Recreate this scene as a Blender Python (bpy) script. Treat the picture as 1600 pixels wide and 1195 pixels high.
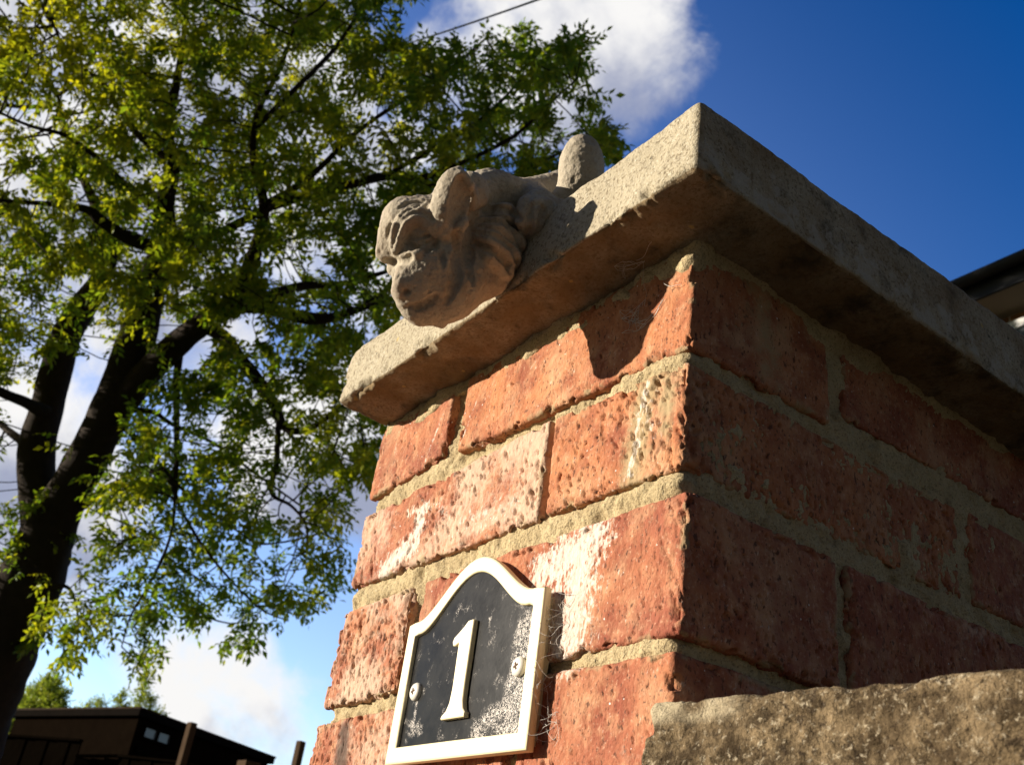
import bpy, math, random
import numpy as np
from mathutils import Matrix, Vector

# ------------------------------------------------------------------ camera, sky, sun, exposure
scene = bpy.context.scene
for o in list(bpy.data.objects):
    bpy.data.objects.remove(o)
COL = scene.collection
R_ = math.radians

CAM = np.array([0.31952, -0.30176, -0.27753])
RT = np.array([0.58936267, 0.79727895, 0.13037607])
UP = np.array([0.32595975, -0.38234295, 0.86461789])
FW = np.array([-0.73919002, 0.46707616, 0.48521951])
FPX = 1602.78

cam_d = bpy.data.cameras.new('camera')
cam_d.sensor_width = 36.0
cam_d.lens = 36.0 * FPX / 1600.0
cam_d.clip_start = 0.01
cam_d.clip_end = 2000.0
cam_d.dof.use_dof = True
cam_d.dof.focus_distance = 0.56
cam_d.dof.aperture_fstop = 26.0
cam = bpy.data.objects.new('camera', cam_d)
COL.objects.link(cam)
m = Matrix.Identity(4)
for i in range(3):
    m[i][0] = RT[i]; m[i][1] = UP[i]; m[i][2] = -FW[i]; m[i][3] = CAM[i]
cam.matrix_world = m
scene.camera = cam

SUN = np.array([-0.78, -1.0, 0.27]); SUN = SUN / np.linalg.norm(SUN)
SUN_EL = math.asin(SUN[2]); SUN_AZ = math.atan2(SUN[0], SUN[1])      # clockwise from +Y

world = bpy.data.worlds.new('World')
scene.world = world
world.use_nodes = True
wn, wl = world.node_tree.nodes, world.node_tree.links
wn.clear()
w_out = wn.new('ShaderNodeOutputWorld')
w_bg = wn.new('ShaderNodeBackground')
w_bg.inputs['Strength'].default_value = 0.064
sky = wn.new('ShaderNodeTexSky')
sky.sky_type = 'NISHITA'
sky.sun_disc = False
sky.sun_elevation = SUN_EL
sky.sun_rotation = SUN_AZ
sky.air_density = 1.0
sky.dust_density = 0.3
sky.ozone_density = 2.0
w_hsv = wn.new('ShaderNodeHueSaturation')
w_hsv.inputs['Hue'].default_value = 0.522
w_hsv.inputs['Value'].default_value = 1.0
wl.new(sky.outputs[0], w_hsv.inputs['Color'])
w_tc = wn.new('ShaderNodeTexCoord')

def vmath(op, a, b=None):
    n = wn.new('ShaderNodeVectorMath'); n.operation = op
    for k, v in enumerate((a, b)):
        if v is None: continue
        if hasattr(v, 'links'): wl.new(v, n.inputs[k])
        else: n.inputs[k].default_value = v
    return n
def wmath(op, a, b=None, c=None, clamp=False):
    n = wn.new('ShaderNodeMath'); n.operation = op; n.use_clamp = clamp
    for k, v in enumerate((a, b, c)):
        if v is None: continue
        if hasattr(v, 'links'): wl.new(v, n.inputs[k])
        else: n.inputs[k].default_value = v
    return n.outputs[0]
def wmap(x, a, b, lo=0.0, hi=1.0):
    n = wn.new('ShaderNodeMapRange'); n.interpolation_type = 'SMOOTHSTEP'
    wl.new(x, n.inputs['Value'])
    for k, v in zip(('From Min', 'From Max', 'To Min', 'To Max'), (a, b, lo, hi)):
        n.inputs[k].default_value = v
    return n.outputs['Result']

# cloud banks of the sky: direction of the bank's centre, angular radius (deg), weight
CLOUDS = [((-0.979, 0.032, 0.203), 14.5, 0.64), ((-0.93, 0.10, 0.36), 13, 0.80), ((-0.80, -0.05, 0.60), 30, 0.88),
          ((-0.8536, 0.3375, 0.3968), 7.5, 1.15), ((-0.947, 0.316, 0.12), 10, 0.62), ((-0.93, 0.345, 0.075), 8, 0.66), ((-0.600, 0.385, 0.800), 9.5, 0.78), ((-0.60, 0.29, 0.75), 9, 0.62),
          ((-0.545, 0.29, 0.785), 10, 0.45), ((-0.92, 0.22, 0.31), 5.5, 0.45), ((-0.99, 0.10, 0.10), 9, 0.5),
          ((-0.75, -0.6, 0.4), 16, 0.6)]
def density(vec):
    tot = None
    for c, ang, wgt in CLOUDS:
        c = np.array(c) / np.linalg.norm(c)
        d = vmath('DOT_PRODUCT', vec, tuple(c)).outputs['Value']
        mm = wmap(d, math.cos(R_(ang)), math.cos(R_(ang * 0.15)), 0.0, wgt)
        tot = mm if tot is None else wmath('MAXIMUM', tot, mm)
    nz = wn.new('ShaderNodeTexNoise'); nz.inputs['Scale'].default_value = 7.5
    nz.inputs['Detail'].default_value = 9.0; nz.inputs['Roughness'].default_value = 0.56
    nz.inputs['Distortion'].default_value = 0.25
    wl.new(vec, nz.inputs['Vector'])
    n2 = wmath('MULTIPLY', wmath('SUBTRACT', nz.outputs[0], 0.5), 2.5)
    return wmath('ADD', tot, wmath('MULTIPLY', n2, wmap(tot, 0.0, 0.45, 0.42, 1.0)))
dirv = w_tc.outputs['Generated']
den = density(dirv)
off = vmath('ADD', dirv, tuple(0.055 * SUN + np.array([0, 0, 0.05]))).outputs['Vector']
den2 = density(vmath('NORMALIZE', off).outputs['Vector'])
alpha = wmap(den, 0.30, 0.88)
shade = wmap(den2, 0.55, 1.25, 1.0, 0.0)
c_mix = wn.new('ShaderNodeMix'); c_mix.data_type = 'RGBA'
c_mix.inputs['A'].default_value = (3.0, 3.3, 4.5, 1)
c_mix.inputs['B'].default_value = (8.0, 7.9, 7.8, 1)
wl.new(shade, c_mix.inputs['Factor'])
s_mix = wn.new('ShaderNodeMix'); s_mix.data_type = 'RGBA'
wl.new(alpha, s_mix.inputs['Factor'])
wl.new(wmath('MULTIPLY', wmap(vmath('DOT_PRODUCT', dirv, (-0.955, 0.24, 0.17)).outputs['Value'], 0.45, 0.98, 1.46, 1.12), wmap(vmath('DOT_PRODUCT', dirv, (-0.955, 0.24, 0.17)).outputs['Value'], -0.1, 0.45, 0.6, 1.0)), w_hsv.inputs['Saturation'])
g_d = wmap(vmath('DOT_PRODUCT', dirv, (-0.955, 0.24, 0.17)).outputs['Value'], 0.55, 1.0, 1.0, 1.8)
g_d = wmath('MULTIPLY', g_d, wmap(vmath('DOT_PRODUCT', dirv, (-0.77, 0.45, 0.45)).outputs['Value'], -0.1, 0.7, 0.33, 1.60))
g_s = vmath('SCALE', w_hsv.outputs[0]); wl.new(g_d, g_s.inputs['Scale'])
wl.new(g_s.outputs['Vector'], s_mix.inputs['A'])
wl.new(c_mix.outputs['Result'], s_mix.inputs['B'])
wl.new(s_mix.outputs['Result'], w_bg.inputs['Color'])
wl.new(w_bg.outputs[0], w_out.inputs['Surface'])
world.cycles.sampling_method = 'MANUAL'
world.cycles.sample_map_resolution = 512

sun_d = bpy.data.lights.new('sun', 'SUN')
sun_d.energy = 5.0
sun_d.angle = R_(0.5)
sun_d.color = (1.0, 0.895, 0.745)
sun = bpy.data.objects.new('sun', sun_d)
COL.objects.link(sun)
sun.rotation_euler = Vector((-SUN[0], -SUN[1], -SUN[2])).to_track_quat('-Z', 'Y').to_euler()
sun.location = (-4, -5, 6)

scene.view_settings.view_transform = 'Standard'
scene.view_settings.look = 'None'
scene.view_settings.exposure = 0.90
scene.view_settings.gamma = 1.0
scene.render.engine = 'CYCLES'
scene.cycles.max_bounces = 8
scene.cycles.transparent_max_bounces = 8
scene.cycles.use_denoising = True

# ------------------------------------------------------------------ helpers
rng = np.random.default_rng(7)
random.seed(7)
_perm = np.random.default_rng(11).permutation(256).astype(np.int64)
_perm = np.concatenate([_perm, _perm, _perm])
_g = np.random.default_rng(12).normal(size=(256, 3)); _g /= np.linalg.norm(_g, axis=1)[:, None]

def perlin(P):
    P = np.asarray(P, dtype=np.float64)
    I = np.floor(P).astype(np.int64); F = P - I; I &= 255
    U = F * F * F * (F * (F * 6 - 15) + 10)
    out = 0
    for a in (0, 1):
        for b in (0, 1):
            for c in (0, 1):
                h = _perm[_perm[_perm[(I[:, 0] + a) & 255] + ((I[:, 1] + b) & 255)] + ((I[:, 2] + c) & 255)]
                g = _g[h]
                d = g[:, 0] * (F[:, 0] - a) + g[:, 1] * (F[:, 1] - b) + g[:, 2] * (F[:, 2] - c)
                w = (U[:, 0] if a else 1 - U[:, 0]) * (U[:, 1] if b else 1 - U[:, 1]) * (U[:, 2] if c else 1 - U[:, 2])
                out = out + w * d
    return out * 1.5
def fbm(P, octv=3, gain=0.5):
    s = 0; a = 1.0
    for k in range(octv):
        s = s + a * perlin(P * 2.03 ** k + 17.3 * k); a *= gain
    return s
def sstep(x, a, b):
    t = np.clip((x - a) / (b - a), 0, 1); return t * t * (3 - 2 * t)

def ray(px, py):
    return FW + RT * ((px - 800.0) / FPX) - UP * ((py - 597.5) / FPX)
def at(px, py, depth):
    return CAM + ray(px, py) * depth

def mk(name, V, F, mat, parent=None, smooth=True, attrs=None, cols=None):
    """one mesh object from numpy arrays (F: list of int arrays n x k); V in world metres"""
    me = bpy.data.meshes.new(name)
    V = np.asarray(V, dtype=np.float32)
    Fs = F if isinstance(F, list) else [F]
    Fs = [np.asarray(f, dtype=np.int32) for f in Fs if len(f)]
    me.vertices.add(len(V)); me.vertices.foreach_set('co', V.ravel())
    tot = np.concatenate([np.full(len(f), f.shape[1], dtype=np.int32) for f in Fs])
    loops = np.concatenate([f.ravel() for f in Fs])
    me.loops.add(len(loops)); me.loops.foreach_set('vertex_index', loops)
    me.polygons.add(len(tot))
    me.polygons.foreach_set('loop_start', np.concatenate([[0], np.cumsum(tot)[:-1]]).astype(np.int32))
    me.polygons.foreach_set('loop_total', tot)
    me.polygons.foreach_set('use_smooth', np.full(len(tot), bool(smooth)))
    me.update(calc_edges=True)
    for k, v in (attrs or {}).items():
        a = me.attributes.new(k, 'FLOAT', 'POINT'); a.data.foreach_set('value', np.asarray(v, dtype=np.float32))
    for mt in (mat if isinstance(mat, list) else [mat]):
        me.materials.append(mt)
    o = bpy.data.objects.new(name, me)
    COL.objects.link(o)
    if parent is not None:
        o.parent = parent
        o.location = -parent.location
    return o
def join(parts):
    """[(V, F, attrs)] with quad faces -> one"""
    Vs, Fs, A, n = [], [], {}, 0
    for V, F, at_ in parts:
        Vs.append(V); Fs.append(np.asarray(F) + n); n += len(V)
        for k, v in at_.items(): A.setdefault(k, []).append(v)
    return np.concatenate(Vs), np.concatenate(Fs), {k: np.concatenate(v) for k, v in A.items()}
def thing(name, label, cat, loc=(0, 0, 0), group=None):
    o = bpy.data.objects.new(name, None); COL.objects.link(o)
    o.location = Vector([float(v) for v in loc]); o['label'] = label; o['category'] = cat
    o.empty_display_size = 0.1
    if group: o['group'] = group
    return o
def tag(o, label, cat, group=None):
    o['label'] = label; o['category'] = cat
    if group: o['group'] = group
    return o

def box(lo, hi):
    x0, y0, z0 = lo; x1, y1, z1 = hi
    V = np.array([(x0,y0,z0),(x1,y0,z0),(x1,y1,z0),(x0,y1,z0),(x0,y0,z1),(x1,y0,z1),(x1,y1,z1),(x0,y1,z1)], float)
    F = np.array([(0,3,2,1),(4,5,6,7),(0,1,5,4),(1,2,6,5),(2,3,7,6),(3,0,4,7)])
    return V, F, {}
def prism(origin, e1, e2, e3):
    V, F, _ = box((0,0,0),(1,1,1))
    V = np.asarray(origin) + V[:, :1] * np.asarray(e1) + V[:, 1:2] * np.asarray(e2) + V[:, 2:] * np.asarray(e3)
    if np.dot(np.cross(e1, e2), e3) < 0: F = F[:, ::-1]
    return V, F, {}
def bevel(o, w=0.01, seg=2):
    b = o.modifiers.new('bevel', 'BEVEL'); b.width = w; b.segments = seg; b.limit_method = 'ANGLE'
    return o

def lattice(lo, hi, res, rad, keep=None):
    """rounded box surface with a regular grid; keep(Punrounded face centres)->mask drops unseen faces. metres."""
    lo = np.array(lo, float); hi = np.array(hi, float)
    n = np.maximum(1, np.round((hi - lo) / res).astype(int))
    faces = []
    for ax in range(3):
        b, c = [(1, 2), (2, 0), (0, 1)][ax]
        for side in (0, 1):
            I, J = np.meshgrid(np.arange(n[b]), np.arange(n[c]), indexing='ij')
            I = I.ravel(); J = J.ravel()
            q = np.zeros((len(I), 4, 3), int)
            for k, (di, dj) in enumerate([(0,0),(1,0),(1,1),(0,1)]):
                q[:, k, b] = I + di; q[:, k, c] = J + dj; q[:, k, ax] = n[ax] * side
            if side == 0: q = q[:, ::-1]
            faces.append(q)
    Q = np.concatenate(faces)
    if keep is not None:
        cen = lo + (hi - lo) * Q.mean(1) / n
        Q = Q[keep(cen)]
    code = (Q[..., 0] * (n[1] + 1) + Q[..., 1]) * (n[2] + 1) + Q[..., 2]
    uq, inv = np.unique(code.ravel(), return_inverse=True)
    k = uq % (n[2] + 1); j = (uq // (n[2] + 1)) % (n[1] + 1); i = uq // ((n[2] + 1) * (n[1] + 1))
    P = lo + (hi - lo) * np.stack([i, j, k], 1) / n
    r = rad(P) if callable(rad) else np.full(len(P), rad)
    r = np.minimum(r, (hi - lo).min() * 0.45)[:, None]
    q = np.clip(P, lo + r, hi - r)
    d = P - q; L = np.linalg.norm(d, axis=1)[:, None]; N = d / np.maximum(L, 1e-9)
    return q + N * r, N, inv.reshape(-1, 4), P

def sweep(pts, rads, sides=6, closed_tip=True):
    pts = np.asarray(pts, float); n = len(pts)
    T = np.gradient(pts, axis=0); T /= np.maximum(np.linalg.norm(T, axis=1)[:, None], 1e-9)
    ref = np.array([0.31, 0.17, 0.93]) if abs(T[0] @ np.array([0.31, 0.17, 0.93])) < 0.9 else np.array([1.0, 0, 0])
    V = []
    X = np.cross(ref, T[0]); X /= np.linalg.norm(X)
    ang = np.arange(sides) * 2 * math.pi / sides
    for i in range(n):
        X = X - T[i] * (X @ T[i]); X /= max(np.linalg.norm(X), 1e-9)
        Y = np.cross(T[i], X)
        V.append(pts[i] + rads[i] * (np.cos(ang)[:, None] * X + np.sin(ang)[:, None] * Y))
    V = np.concatenate(V)
    F = []
    a = np.arange(sides); b = (a + 1) % sides
    for i in range(n - 1):
        F.append(np.stack([i * sides + a, i * sides + b, (i + 1) * sides + b, (i + 1) * sides + a], 1))
    return V, np.concatenate(F)
def smooth_path(pts, rads, k=5):
    """Catmull-Rom resample"""
    P = np.asarray(pts, float); r = np.asarray(rads, float)
    Q = np.concatenate([[2 * P[0] - P[1]], P, [2 * P[-1] - P[-2]]])
    out, ro = [], []
    for i in range(len(P) - 1):
        p0, p1, p2, p3 = Q[i:i + 4]
        for s in np.arange(k) / k:
            out.append(0.5 * (2 * p1 + (p2 - p0) * s + (2 * p0 - 5 * p1 + 4 * p2 - p3) * s * s + (3 * p1 - p0 - 3 * p2 + p3) * s ** 3))
            ro.append(r[i] * (1 - s) + r[i + 1] * s)
    out.append(P[-1]); ro.append(r[-1])
    return np.array(out), np.array(ro)

# ------------------------------------------------------------------ materials
class NT:
    def __init__(s, name, rough=0.85, spec=0.3):
        s.m = bpy.data.materials.new(name); s.m.use_nodes = True
        s.n = s.m.node_tree.nodes; s.l = s.m.node_tree.links
        s.b = s.n['Principled BSDF']; s.b.inputs['Roughness'].default_value = rough
        s.b.inputs['Specular IOR Level'].default_value = spec
        s.tc = s.n.new('ShaderNodeTexCoord').outputs['Object']
        s.h = None
    def _set(s, n, ins):
        for k, v in ins.items():
            if v is None: continue
            if hasattr(v, 'links'): s.l.new(v, n.inputs[k])
            else: n.inputs[k].default_value = v
    def noise(s, scale, detail=3, rough=0.5, dist=0.0, stretch=None):
        v = s.tc
        if stretch:
            mp = s.n.new('ShaderNodeMapping'); mp.inputs['Scale'].default_value = stretch; s.l.new(v, mp.inputs[0]); v = mp.outputs[0]
        n = s.n.new('ShaderNodeTexNoise')
        s._set(n, {'Vector': v, 'Scale': scale, 'Detail': detail, 'Roughness': rough, 'Distortion': dist})
        return n.outputs[0]
    def voro(s, scale, feature='F1', stretch=None, rand=1.0):
        v = s.tc
        if stretch:
            mp = s.n.new('ShaderNodeMapping'); mp.inputs['Scale'].default_value = stretch; s.l.new(v, mp.inputs[0]); v = mp.outputs[0]
        n = s.n.new('ShaderNodeTexVoronoi'); n.feature = feature
        s._set(n, {'Vector': v, 'Scale': scale, 'Randomness': rand})
        return n.outputs['Distance']
    def math(s, op, a, b=None, c=None, clamp=False):
        n = s.n.new('ShaderNodeMath'); n.operation = op; n.use_clamp = clamp
        s._set(n, {k: v for k, v in enumerate((a, b, c)) if v is not None}); return n.outputs[0]
    def ramp(s, x, a, b, lo=0.0, hi=1.0):
        n = s.n.new('ShaderNodeMapRange'); n.interpolation_type = 'SMOOTHSTEP'
        s._set(n, {'Value': x, 'From Min': a, 'From Max': b, 'To Min': lo, 'To Max': hi}); return n.outputs['Result']
    def mix(s, f, a, b):
        n = s.n.new('ShaderNodeMix'); n.data_type = 'RGBA'
        a = (*a, 1) if isinstance(a, tuple) else a; b = (*b, 1) if isinstance(b, tuple) else b
        s._set(n, {'Factor': f, 'A': a, 'B': b}); return n.outputs['Result']
    def attr(s, name):
        n = s.n.new('ShaderNodeAttribute'); n.attribute_name = name; return n.outputs['Fac']
    def color(s, c): s._set(s.b, {'Base Color': (*c, 1) if isinstance(c, tuple) else c})
    def bump(s, h, dist=0.001, strength=1.0, chain=None):
        n = s.n.new('ShaderNodeBump')
        s._set(n, {'Height': h, 'Distance': dist, 'Strength': strength})
        if s.h is not None: s.l.new(s.h, n.inputs['Normal'])
        s.h = n.outputs[0]; s.l.new(s.h, s.b.inputs['Normal'])
    def out(s): return s.m

def mat_brick():
    t = NT('fired_brick', 0.9, 0.25)
    tone = t.attr('tone'); dark = t.attr('dark'); lime = t.attr('lime'); paint = t.attr('paint'); moss = t.attr('moss')
    c = t.mix(tone, (0.31, 0.102, 0.060), (0.46, 0.186, 0.080))
    c = t.mix(t.ramp(t.noise(38, 4, 0.6), 0.35, 0.72, 0.0, 0.75), c, (0.20, 0.048, 0.028))
    c = t.mix(t.ramp(t.noise(90, 3, 0.6), 0.45, 0.75, 0.0, 0.65), c, (0.53, 0.28, 0.15))
    c = t.mix(t.ramp(t.noise(24, 5, 0.65), 0.48, 0.72, 0.0, 0.5), c, (0.55, 0.35, 0.20))
    c = t.mix(t.ramp(t.noise(420, 2, 0.6), 0.55, 0.75, 0.0, 0.55), c, (0.56, 0.33, 0.21))
    c = t.mix(t.ramp(t.noise(330, 2, 0.6, 0, (1, 1, .6)), 0.60, 0.70, 0.0, 0.8), c, (0.065, 0.028, 0.018))
    c = t.mix(t.ramp(t.noise(620, 2, 0.6, 0, (1, 1, .6)), 0.62, 0.70, 0.0, 0.75), c, (0.06, 0.026, 0.018))
    # lime bloom
    f = t.math('MULTIPLY', t.ramp(t.math('ADD', lime, t.math('MULTIPLY', t.math('SUBTRACT', t.noise(160, 4, 0.65), 0.5), 1.3)), 0.35, 0.95), 0.7)
    c = t.mix(f, c, (0.60, 0.45, 0.33))
    f = t.ramp(t.math('ADD', dark, t.math('MULTIPLY', t.math('SUBTRACT', t.noise(70, 4, 0.6), 0.5), 0.9)), 0.35, 0.85)
    c = t.mix(t.math('MULTIPLY', f, 0.85), c, (0.055, 0.038, 0.03))
    f = t.ramp(t.math('ADD', moss, t.math('MULTIPLY', t.math('SUBTRACT', t.noise(120, 4, 0.65), 0.5), 1.2)), 0.35, 0.9)
    c = t.mix(t.math('MULTIPLY', f, 0.85), c, (0.36, 0.28, 0.155))
    f = t.ramp(t.math('ADD', paint, t.math('ADD', t.math('MULTIPLY', t.math('SUBTRACT', t.noise(90, 5, 0.7), 0.5), 1.5), t.math('MULTIPLY', t.math('SUBTRACT', t.noise(420, 4, 0.7, 0, (1, 1, .45)), 0.5), 3.0))), 0.40, 0.95)
    c = t.mix(t.math('MULTIPLY', f, 0.88), c, t.mix(t.noise(160, 5, 0.7), (0.50, 0.40, 0.31), (0.78, 0.73, 0.66)))
    # white flecks
    c = t.mix(t.ramp(t.voro(95), 0.06, 0.035, 0.0, 0.9), c, (0.75, 0.70, 0.66))
    t.color(c)
    t.bump(t.noise(140, 5, 0.7, 0.3, (1, 1, .55)), 0.0022, 0.75)
    t.bump(t.noise(620, 3, 0.65), 0.0006, 0.8)
    return t.out()
def mat_mortar():
    t = NT('sandy_mortar', 0.95, 0.1)
    c = t.mix(t.noise(60, 4, 0.6), (0.42, 0.32, 0.17), (0.66, 0.54, 0.33))
    c = t.mix(t.ramp(t.noise(26, 5, 0.7), 0.48, 0.68, 0.0, 0.5), c, (0.30, 0.225, 0.12))
    c = t.mix(t.ramp(t.noise(85, 5, 0.72), 0.56, 0.70, 0.0, 0.45), c, (0.14, 0.10, 0.055))
    c = t.mix(t.ramp(t.noise(700, 2, 0.6), 0.5, 0.72, 0.0, 0.65), c, (0.16, 0.11, 0.06))
    c = t.mix(t.ramp(t.noise(900, 2, 0.5), 0.6, 0.75, 0.0, 0.6), c, (0.64, 0.57, 0.40))
    t.color(c)
    t.bump(t.noise(900, 3, 0.7), 0.0012, 0.9)
    t.bump(t.noise(250, 4, 0.7), 0.0030, 0.9)
    t.bump(t.noise(70, 4, 0.65), 0.003, 0.5)
    return t.out()
def mat_coping():
    t = NT('weathered_concrete', 0.93, 0.2)
    stain_shade = t.attr('stain_shade'); algae_shade = t.attr('algae_shade'); lich = t.attr('lichen')
    c = t.mix(t.noise(28, 5, 0.6), (0.345, 0.295, 0.20), (0.49, 0.43, 0.315))
    c = t.mix(t.ramp(t.noise(480, 3, 0.6), 0.49, 0.66, 0.0, 0.75), c, (0.15, 0.115, 0.068))
    c = t.mix(t.ramp(t.noise(150, 5, 0.75), 0.56, 0.68, 0.0, 0.6), c, (0.13, 0.105, 0.07))
    c = t.mix(t.ramp(t.noise(650, 2, 0.6), 0.58, 0.72, 0.0, 0.7), c, (0.60, 0.56, 0.45))
    c = t.mix(t.ramp(t.voro(70), 0.10, 0.05, 0.0, 0.8), c, (0.05, 0.045, 0.035))
    f = t.ramp(t.math('ADD', stain_shade, t.math('MULTIPLY', t.math('SUBTRACT', t.noise(26, 5, 0.65), 0.5), 1.1)), 0.3, 0.9)
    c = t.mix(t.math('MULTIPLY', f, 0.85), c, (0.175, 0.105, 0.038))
    f = t.ramp(t.math('ADD', algae_shade, t.math('MULTIPLY', t.math('SUBTRACT', t.noise(45, 5, 0.7), 0.5), 1.7)), 0.45, 0.95)
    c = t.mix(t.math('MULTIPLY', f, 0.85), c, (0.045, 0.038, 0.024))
    f = t.ramp(t.math('ADD', lich, t.math('MULTIPLY', t.math('SUBTRACT', t.noise(75, 5, 0.7), 0.5), 2.0)), 0.62, 0.82)
    c = t.mix(t.math('MULTIPLY', f, 0.8), c, (0.40, 0.36, 0.29))
    c = t.mix(t.ramp(t.math('ADD', t.voro(38), t.math('MULTIPLY', t.noise(300, 3), 0.12)), 0.13, 0.10, 0.0, 0.6), c, (0.52, 0.36, 0.10))
    t.color(c)
    t.bump(t.noise(520, 4, 0.7), 0.0014, 0.85)
    t.bump(t.noise(110, 4, 0.6), 0.0022, 0.5)
    return t.out()
def mat_statue():
    t = NT('cast_stone', 0.92, 0.2)
    c = t.mix(t.noise(45, 5, 0.65), (0.32, 0.275, 0.205), (0.48, 0.42, 0.325))
    c = t.mix(t.ramp(t.noise(520, 3, 0.6), 0.5, 0.75, 0.0, 0.55), c, (0.20, 0.15, 0.10))
    c = t.mix(t.ramp(t.noise(180, 4, 0.7), 0.60, 0.72, 0.0, 0.4), c, (0.60, 0.54, 0.43))
    c = t.mix(t.ramp(t.noise(38, 5, 0.65), 0.54, 0.68, 0.0, 0.35), c, (0.24, 0.165, 0.11))
    c = t.mix(t.ramp(t.noise(75, 5, 0.7), 0.62, 0.72, 0.0, 0.35), c, (0.14, 0.10, 0.07))
    t.color(c)
    t.bump(t.noise(560, 4, 0.7), 0.0012, 0.75)
    t.bump(t.noise(150, 4, 0.6), 0.0018, 0.5)
    return t.out()
def mat_slab():
    t = NT('lichen_stone', 0.95, 0.15)
    c = t.mix(t.ramp(t.noise(95, 6, 0.74), 0.36, 0.68), (0.055, 0.037, 0.019), (0.29, 0.21, 0.118))
    c = t.mix(t.ramp(t.noise(210, 5, 0.75), 0.54, 0.68, 0.0, 0.7), c, (0.50, 0.41, 0.27))
    c = t.mix(t.ramp(t.noise(150, 5, 0.74, 0.4), 0.54, 0.64, 0.0, 0.9), c, (0.040, 0.027, 0.016))
    c = t.mix(t.ramp(t.noise(420, 3, 0.65), 0.56, 0.70, 0.0, 0.6), c, (0.54, 0.46, 0.33))
    c = t.mix(t.ramp(t.math('ADD', t.voro(32), t.math('MULTIPLY', t.noise(260, 3), 0.16)), 0.19, 0.15, 0.0, 0.85), c, (0.47, 0.31, 0.045))
    c = t.mix(t.ramp(t.noise(16, 4, 0.6), 0.42, 0.62, 0.0, 0.30), c, (0.09, 0.060, 0.032))
    c = t.mix(t.attr('fresh'), c, (0.50, 0.42, 0.28))
    t.color(c)
    t.bump(t.noise(230, 5, 0.72), 0.004, 0.9)
    t.bump(t.noise(800, 3, 0.7), 0.001, 0.8)
    return t.out()
def mat_plain(name, c, rough=0.6, spec=0.4, nz=None, metal=0.0):
    t = NT(name, rough, spec); t.b.inputs['Metallic'].default_value = metal
    if nz:
        c2, sc, bd = nz
        t.color(t.mix(t.noise(sc, 4, 0.6), c, c2))
        if bd: t.bump(t.noise(sc * 3, 4, 0.65), bd, 0.7)
    else: t.color(t.mix(t.noise(40, 3, 0.6), c, tuple(v * 0.88 for v in c)))
    return t.out()
def mat_panel():
    t = NT('scuffed_black_panel', 0.27, 0.05)
    scuff = t.attr('scuff')
    n1 = t.noise(520, 3, 0.6, 1.2)
    web = t.ramp(t.math('ABSOLUTE', t.math('SUBTRACT', n1, 0.5)), 0.045, 0.012)
    f = t.math('MULTIPLY', web, t.ramp(t.math('ADD', scuff, t.math('MULTIPLY', t.math('SUBTRACT', t.noise(130, 4, 0.65), 0.5), 1.1)), 0.35, 0.62))
    f2 = t.ramp(t.math('ADD', scuff, t.math('MULTIPLY', t.math('SUBTRACT', t.noise(200, 5, 0.7), 0.5), 1.6)), 0.86, 1.0)
    f = t.math('MAXIMUM', f, t.math('MULTIPLY', f2, 0.85))
    c = t.mix(t.noise(60, 4, 0.6, 0, (1, 1, 1)), (0.0028, 0.0025, 0.0024), (0.006, 0.0052, 0.005))
    t.color(t.mix(f, c, (0.72, 0.66, 0.60)))
    t._set(t.b, {'Roughness': t.ramp(t.noise(70, 4, 0.6), 0.3, 0.7, 0.27, 0.36)})
    t.bump(t.noise(300, 3, 0.6), 0.00012, 0.35)
    return t.out()
def mat_leaf(name, a, b, tr):
    m_ = bpy.data.materials.new(name); m_.use_nodes = True
    n, l = m_.node_tree.nodes, m_.node_tree.links
    n.clear()
    o = n.new('ShaderNodeOutputMaterial')
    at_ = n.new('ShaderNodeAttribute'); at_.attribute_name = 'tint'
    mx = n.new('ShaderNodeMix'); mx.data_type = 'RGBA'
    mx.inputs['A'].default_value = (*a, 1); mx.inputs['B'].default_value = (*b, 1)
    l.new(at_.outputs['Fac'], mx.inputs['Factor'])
    d = n.new('ShaderNodeBsdfDiffuse'); l.new(mx.outputs['Result'], d.inputs['Color'])
    g = n.new('ShaderNodeBsdfGlossy'); g.inputs['Roughness'].default_value = 0.45; g.inputs['Color'].default_value = (0.5, 0.55, 0.45, 1)
    tl = n.new('ShaderNodeBsdfTranslucent')
    tm = n.new('ShaderNodeMix'); tm.data_type = 'RGBA'; tm.blend_type = 'MULTIPLY'; tm.inputs['Factor'].default_value = 1.0
    tm.inputs['B'].default_value = (*tr, 1); l.new(mx.outputs['Result'], tm.inputs['A']); l.new(tm.outputs['Result'], tl.inputs['Color'])
    s1 = n.new('ShaderNodeAddShader'); l.new(d.outputs[0], s1.inputs[0]); l.new(tl.outputs[0], s1.inputs[1])
    s2 = n.new('ShaderNodeMixShader'); s2.inputs[0].default_value = 0.05
    l.new(s1.outputs[0], s2.inputs[1]); l.new(g.outputs[0], s2.inputs[2])
    l.new(s2.outputs[0], o.inputs['Surface'])
    return m_

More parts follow.
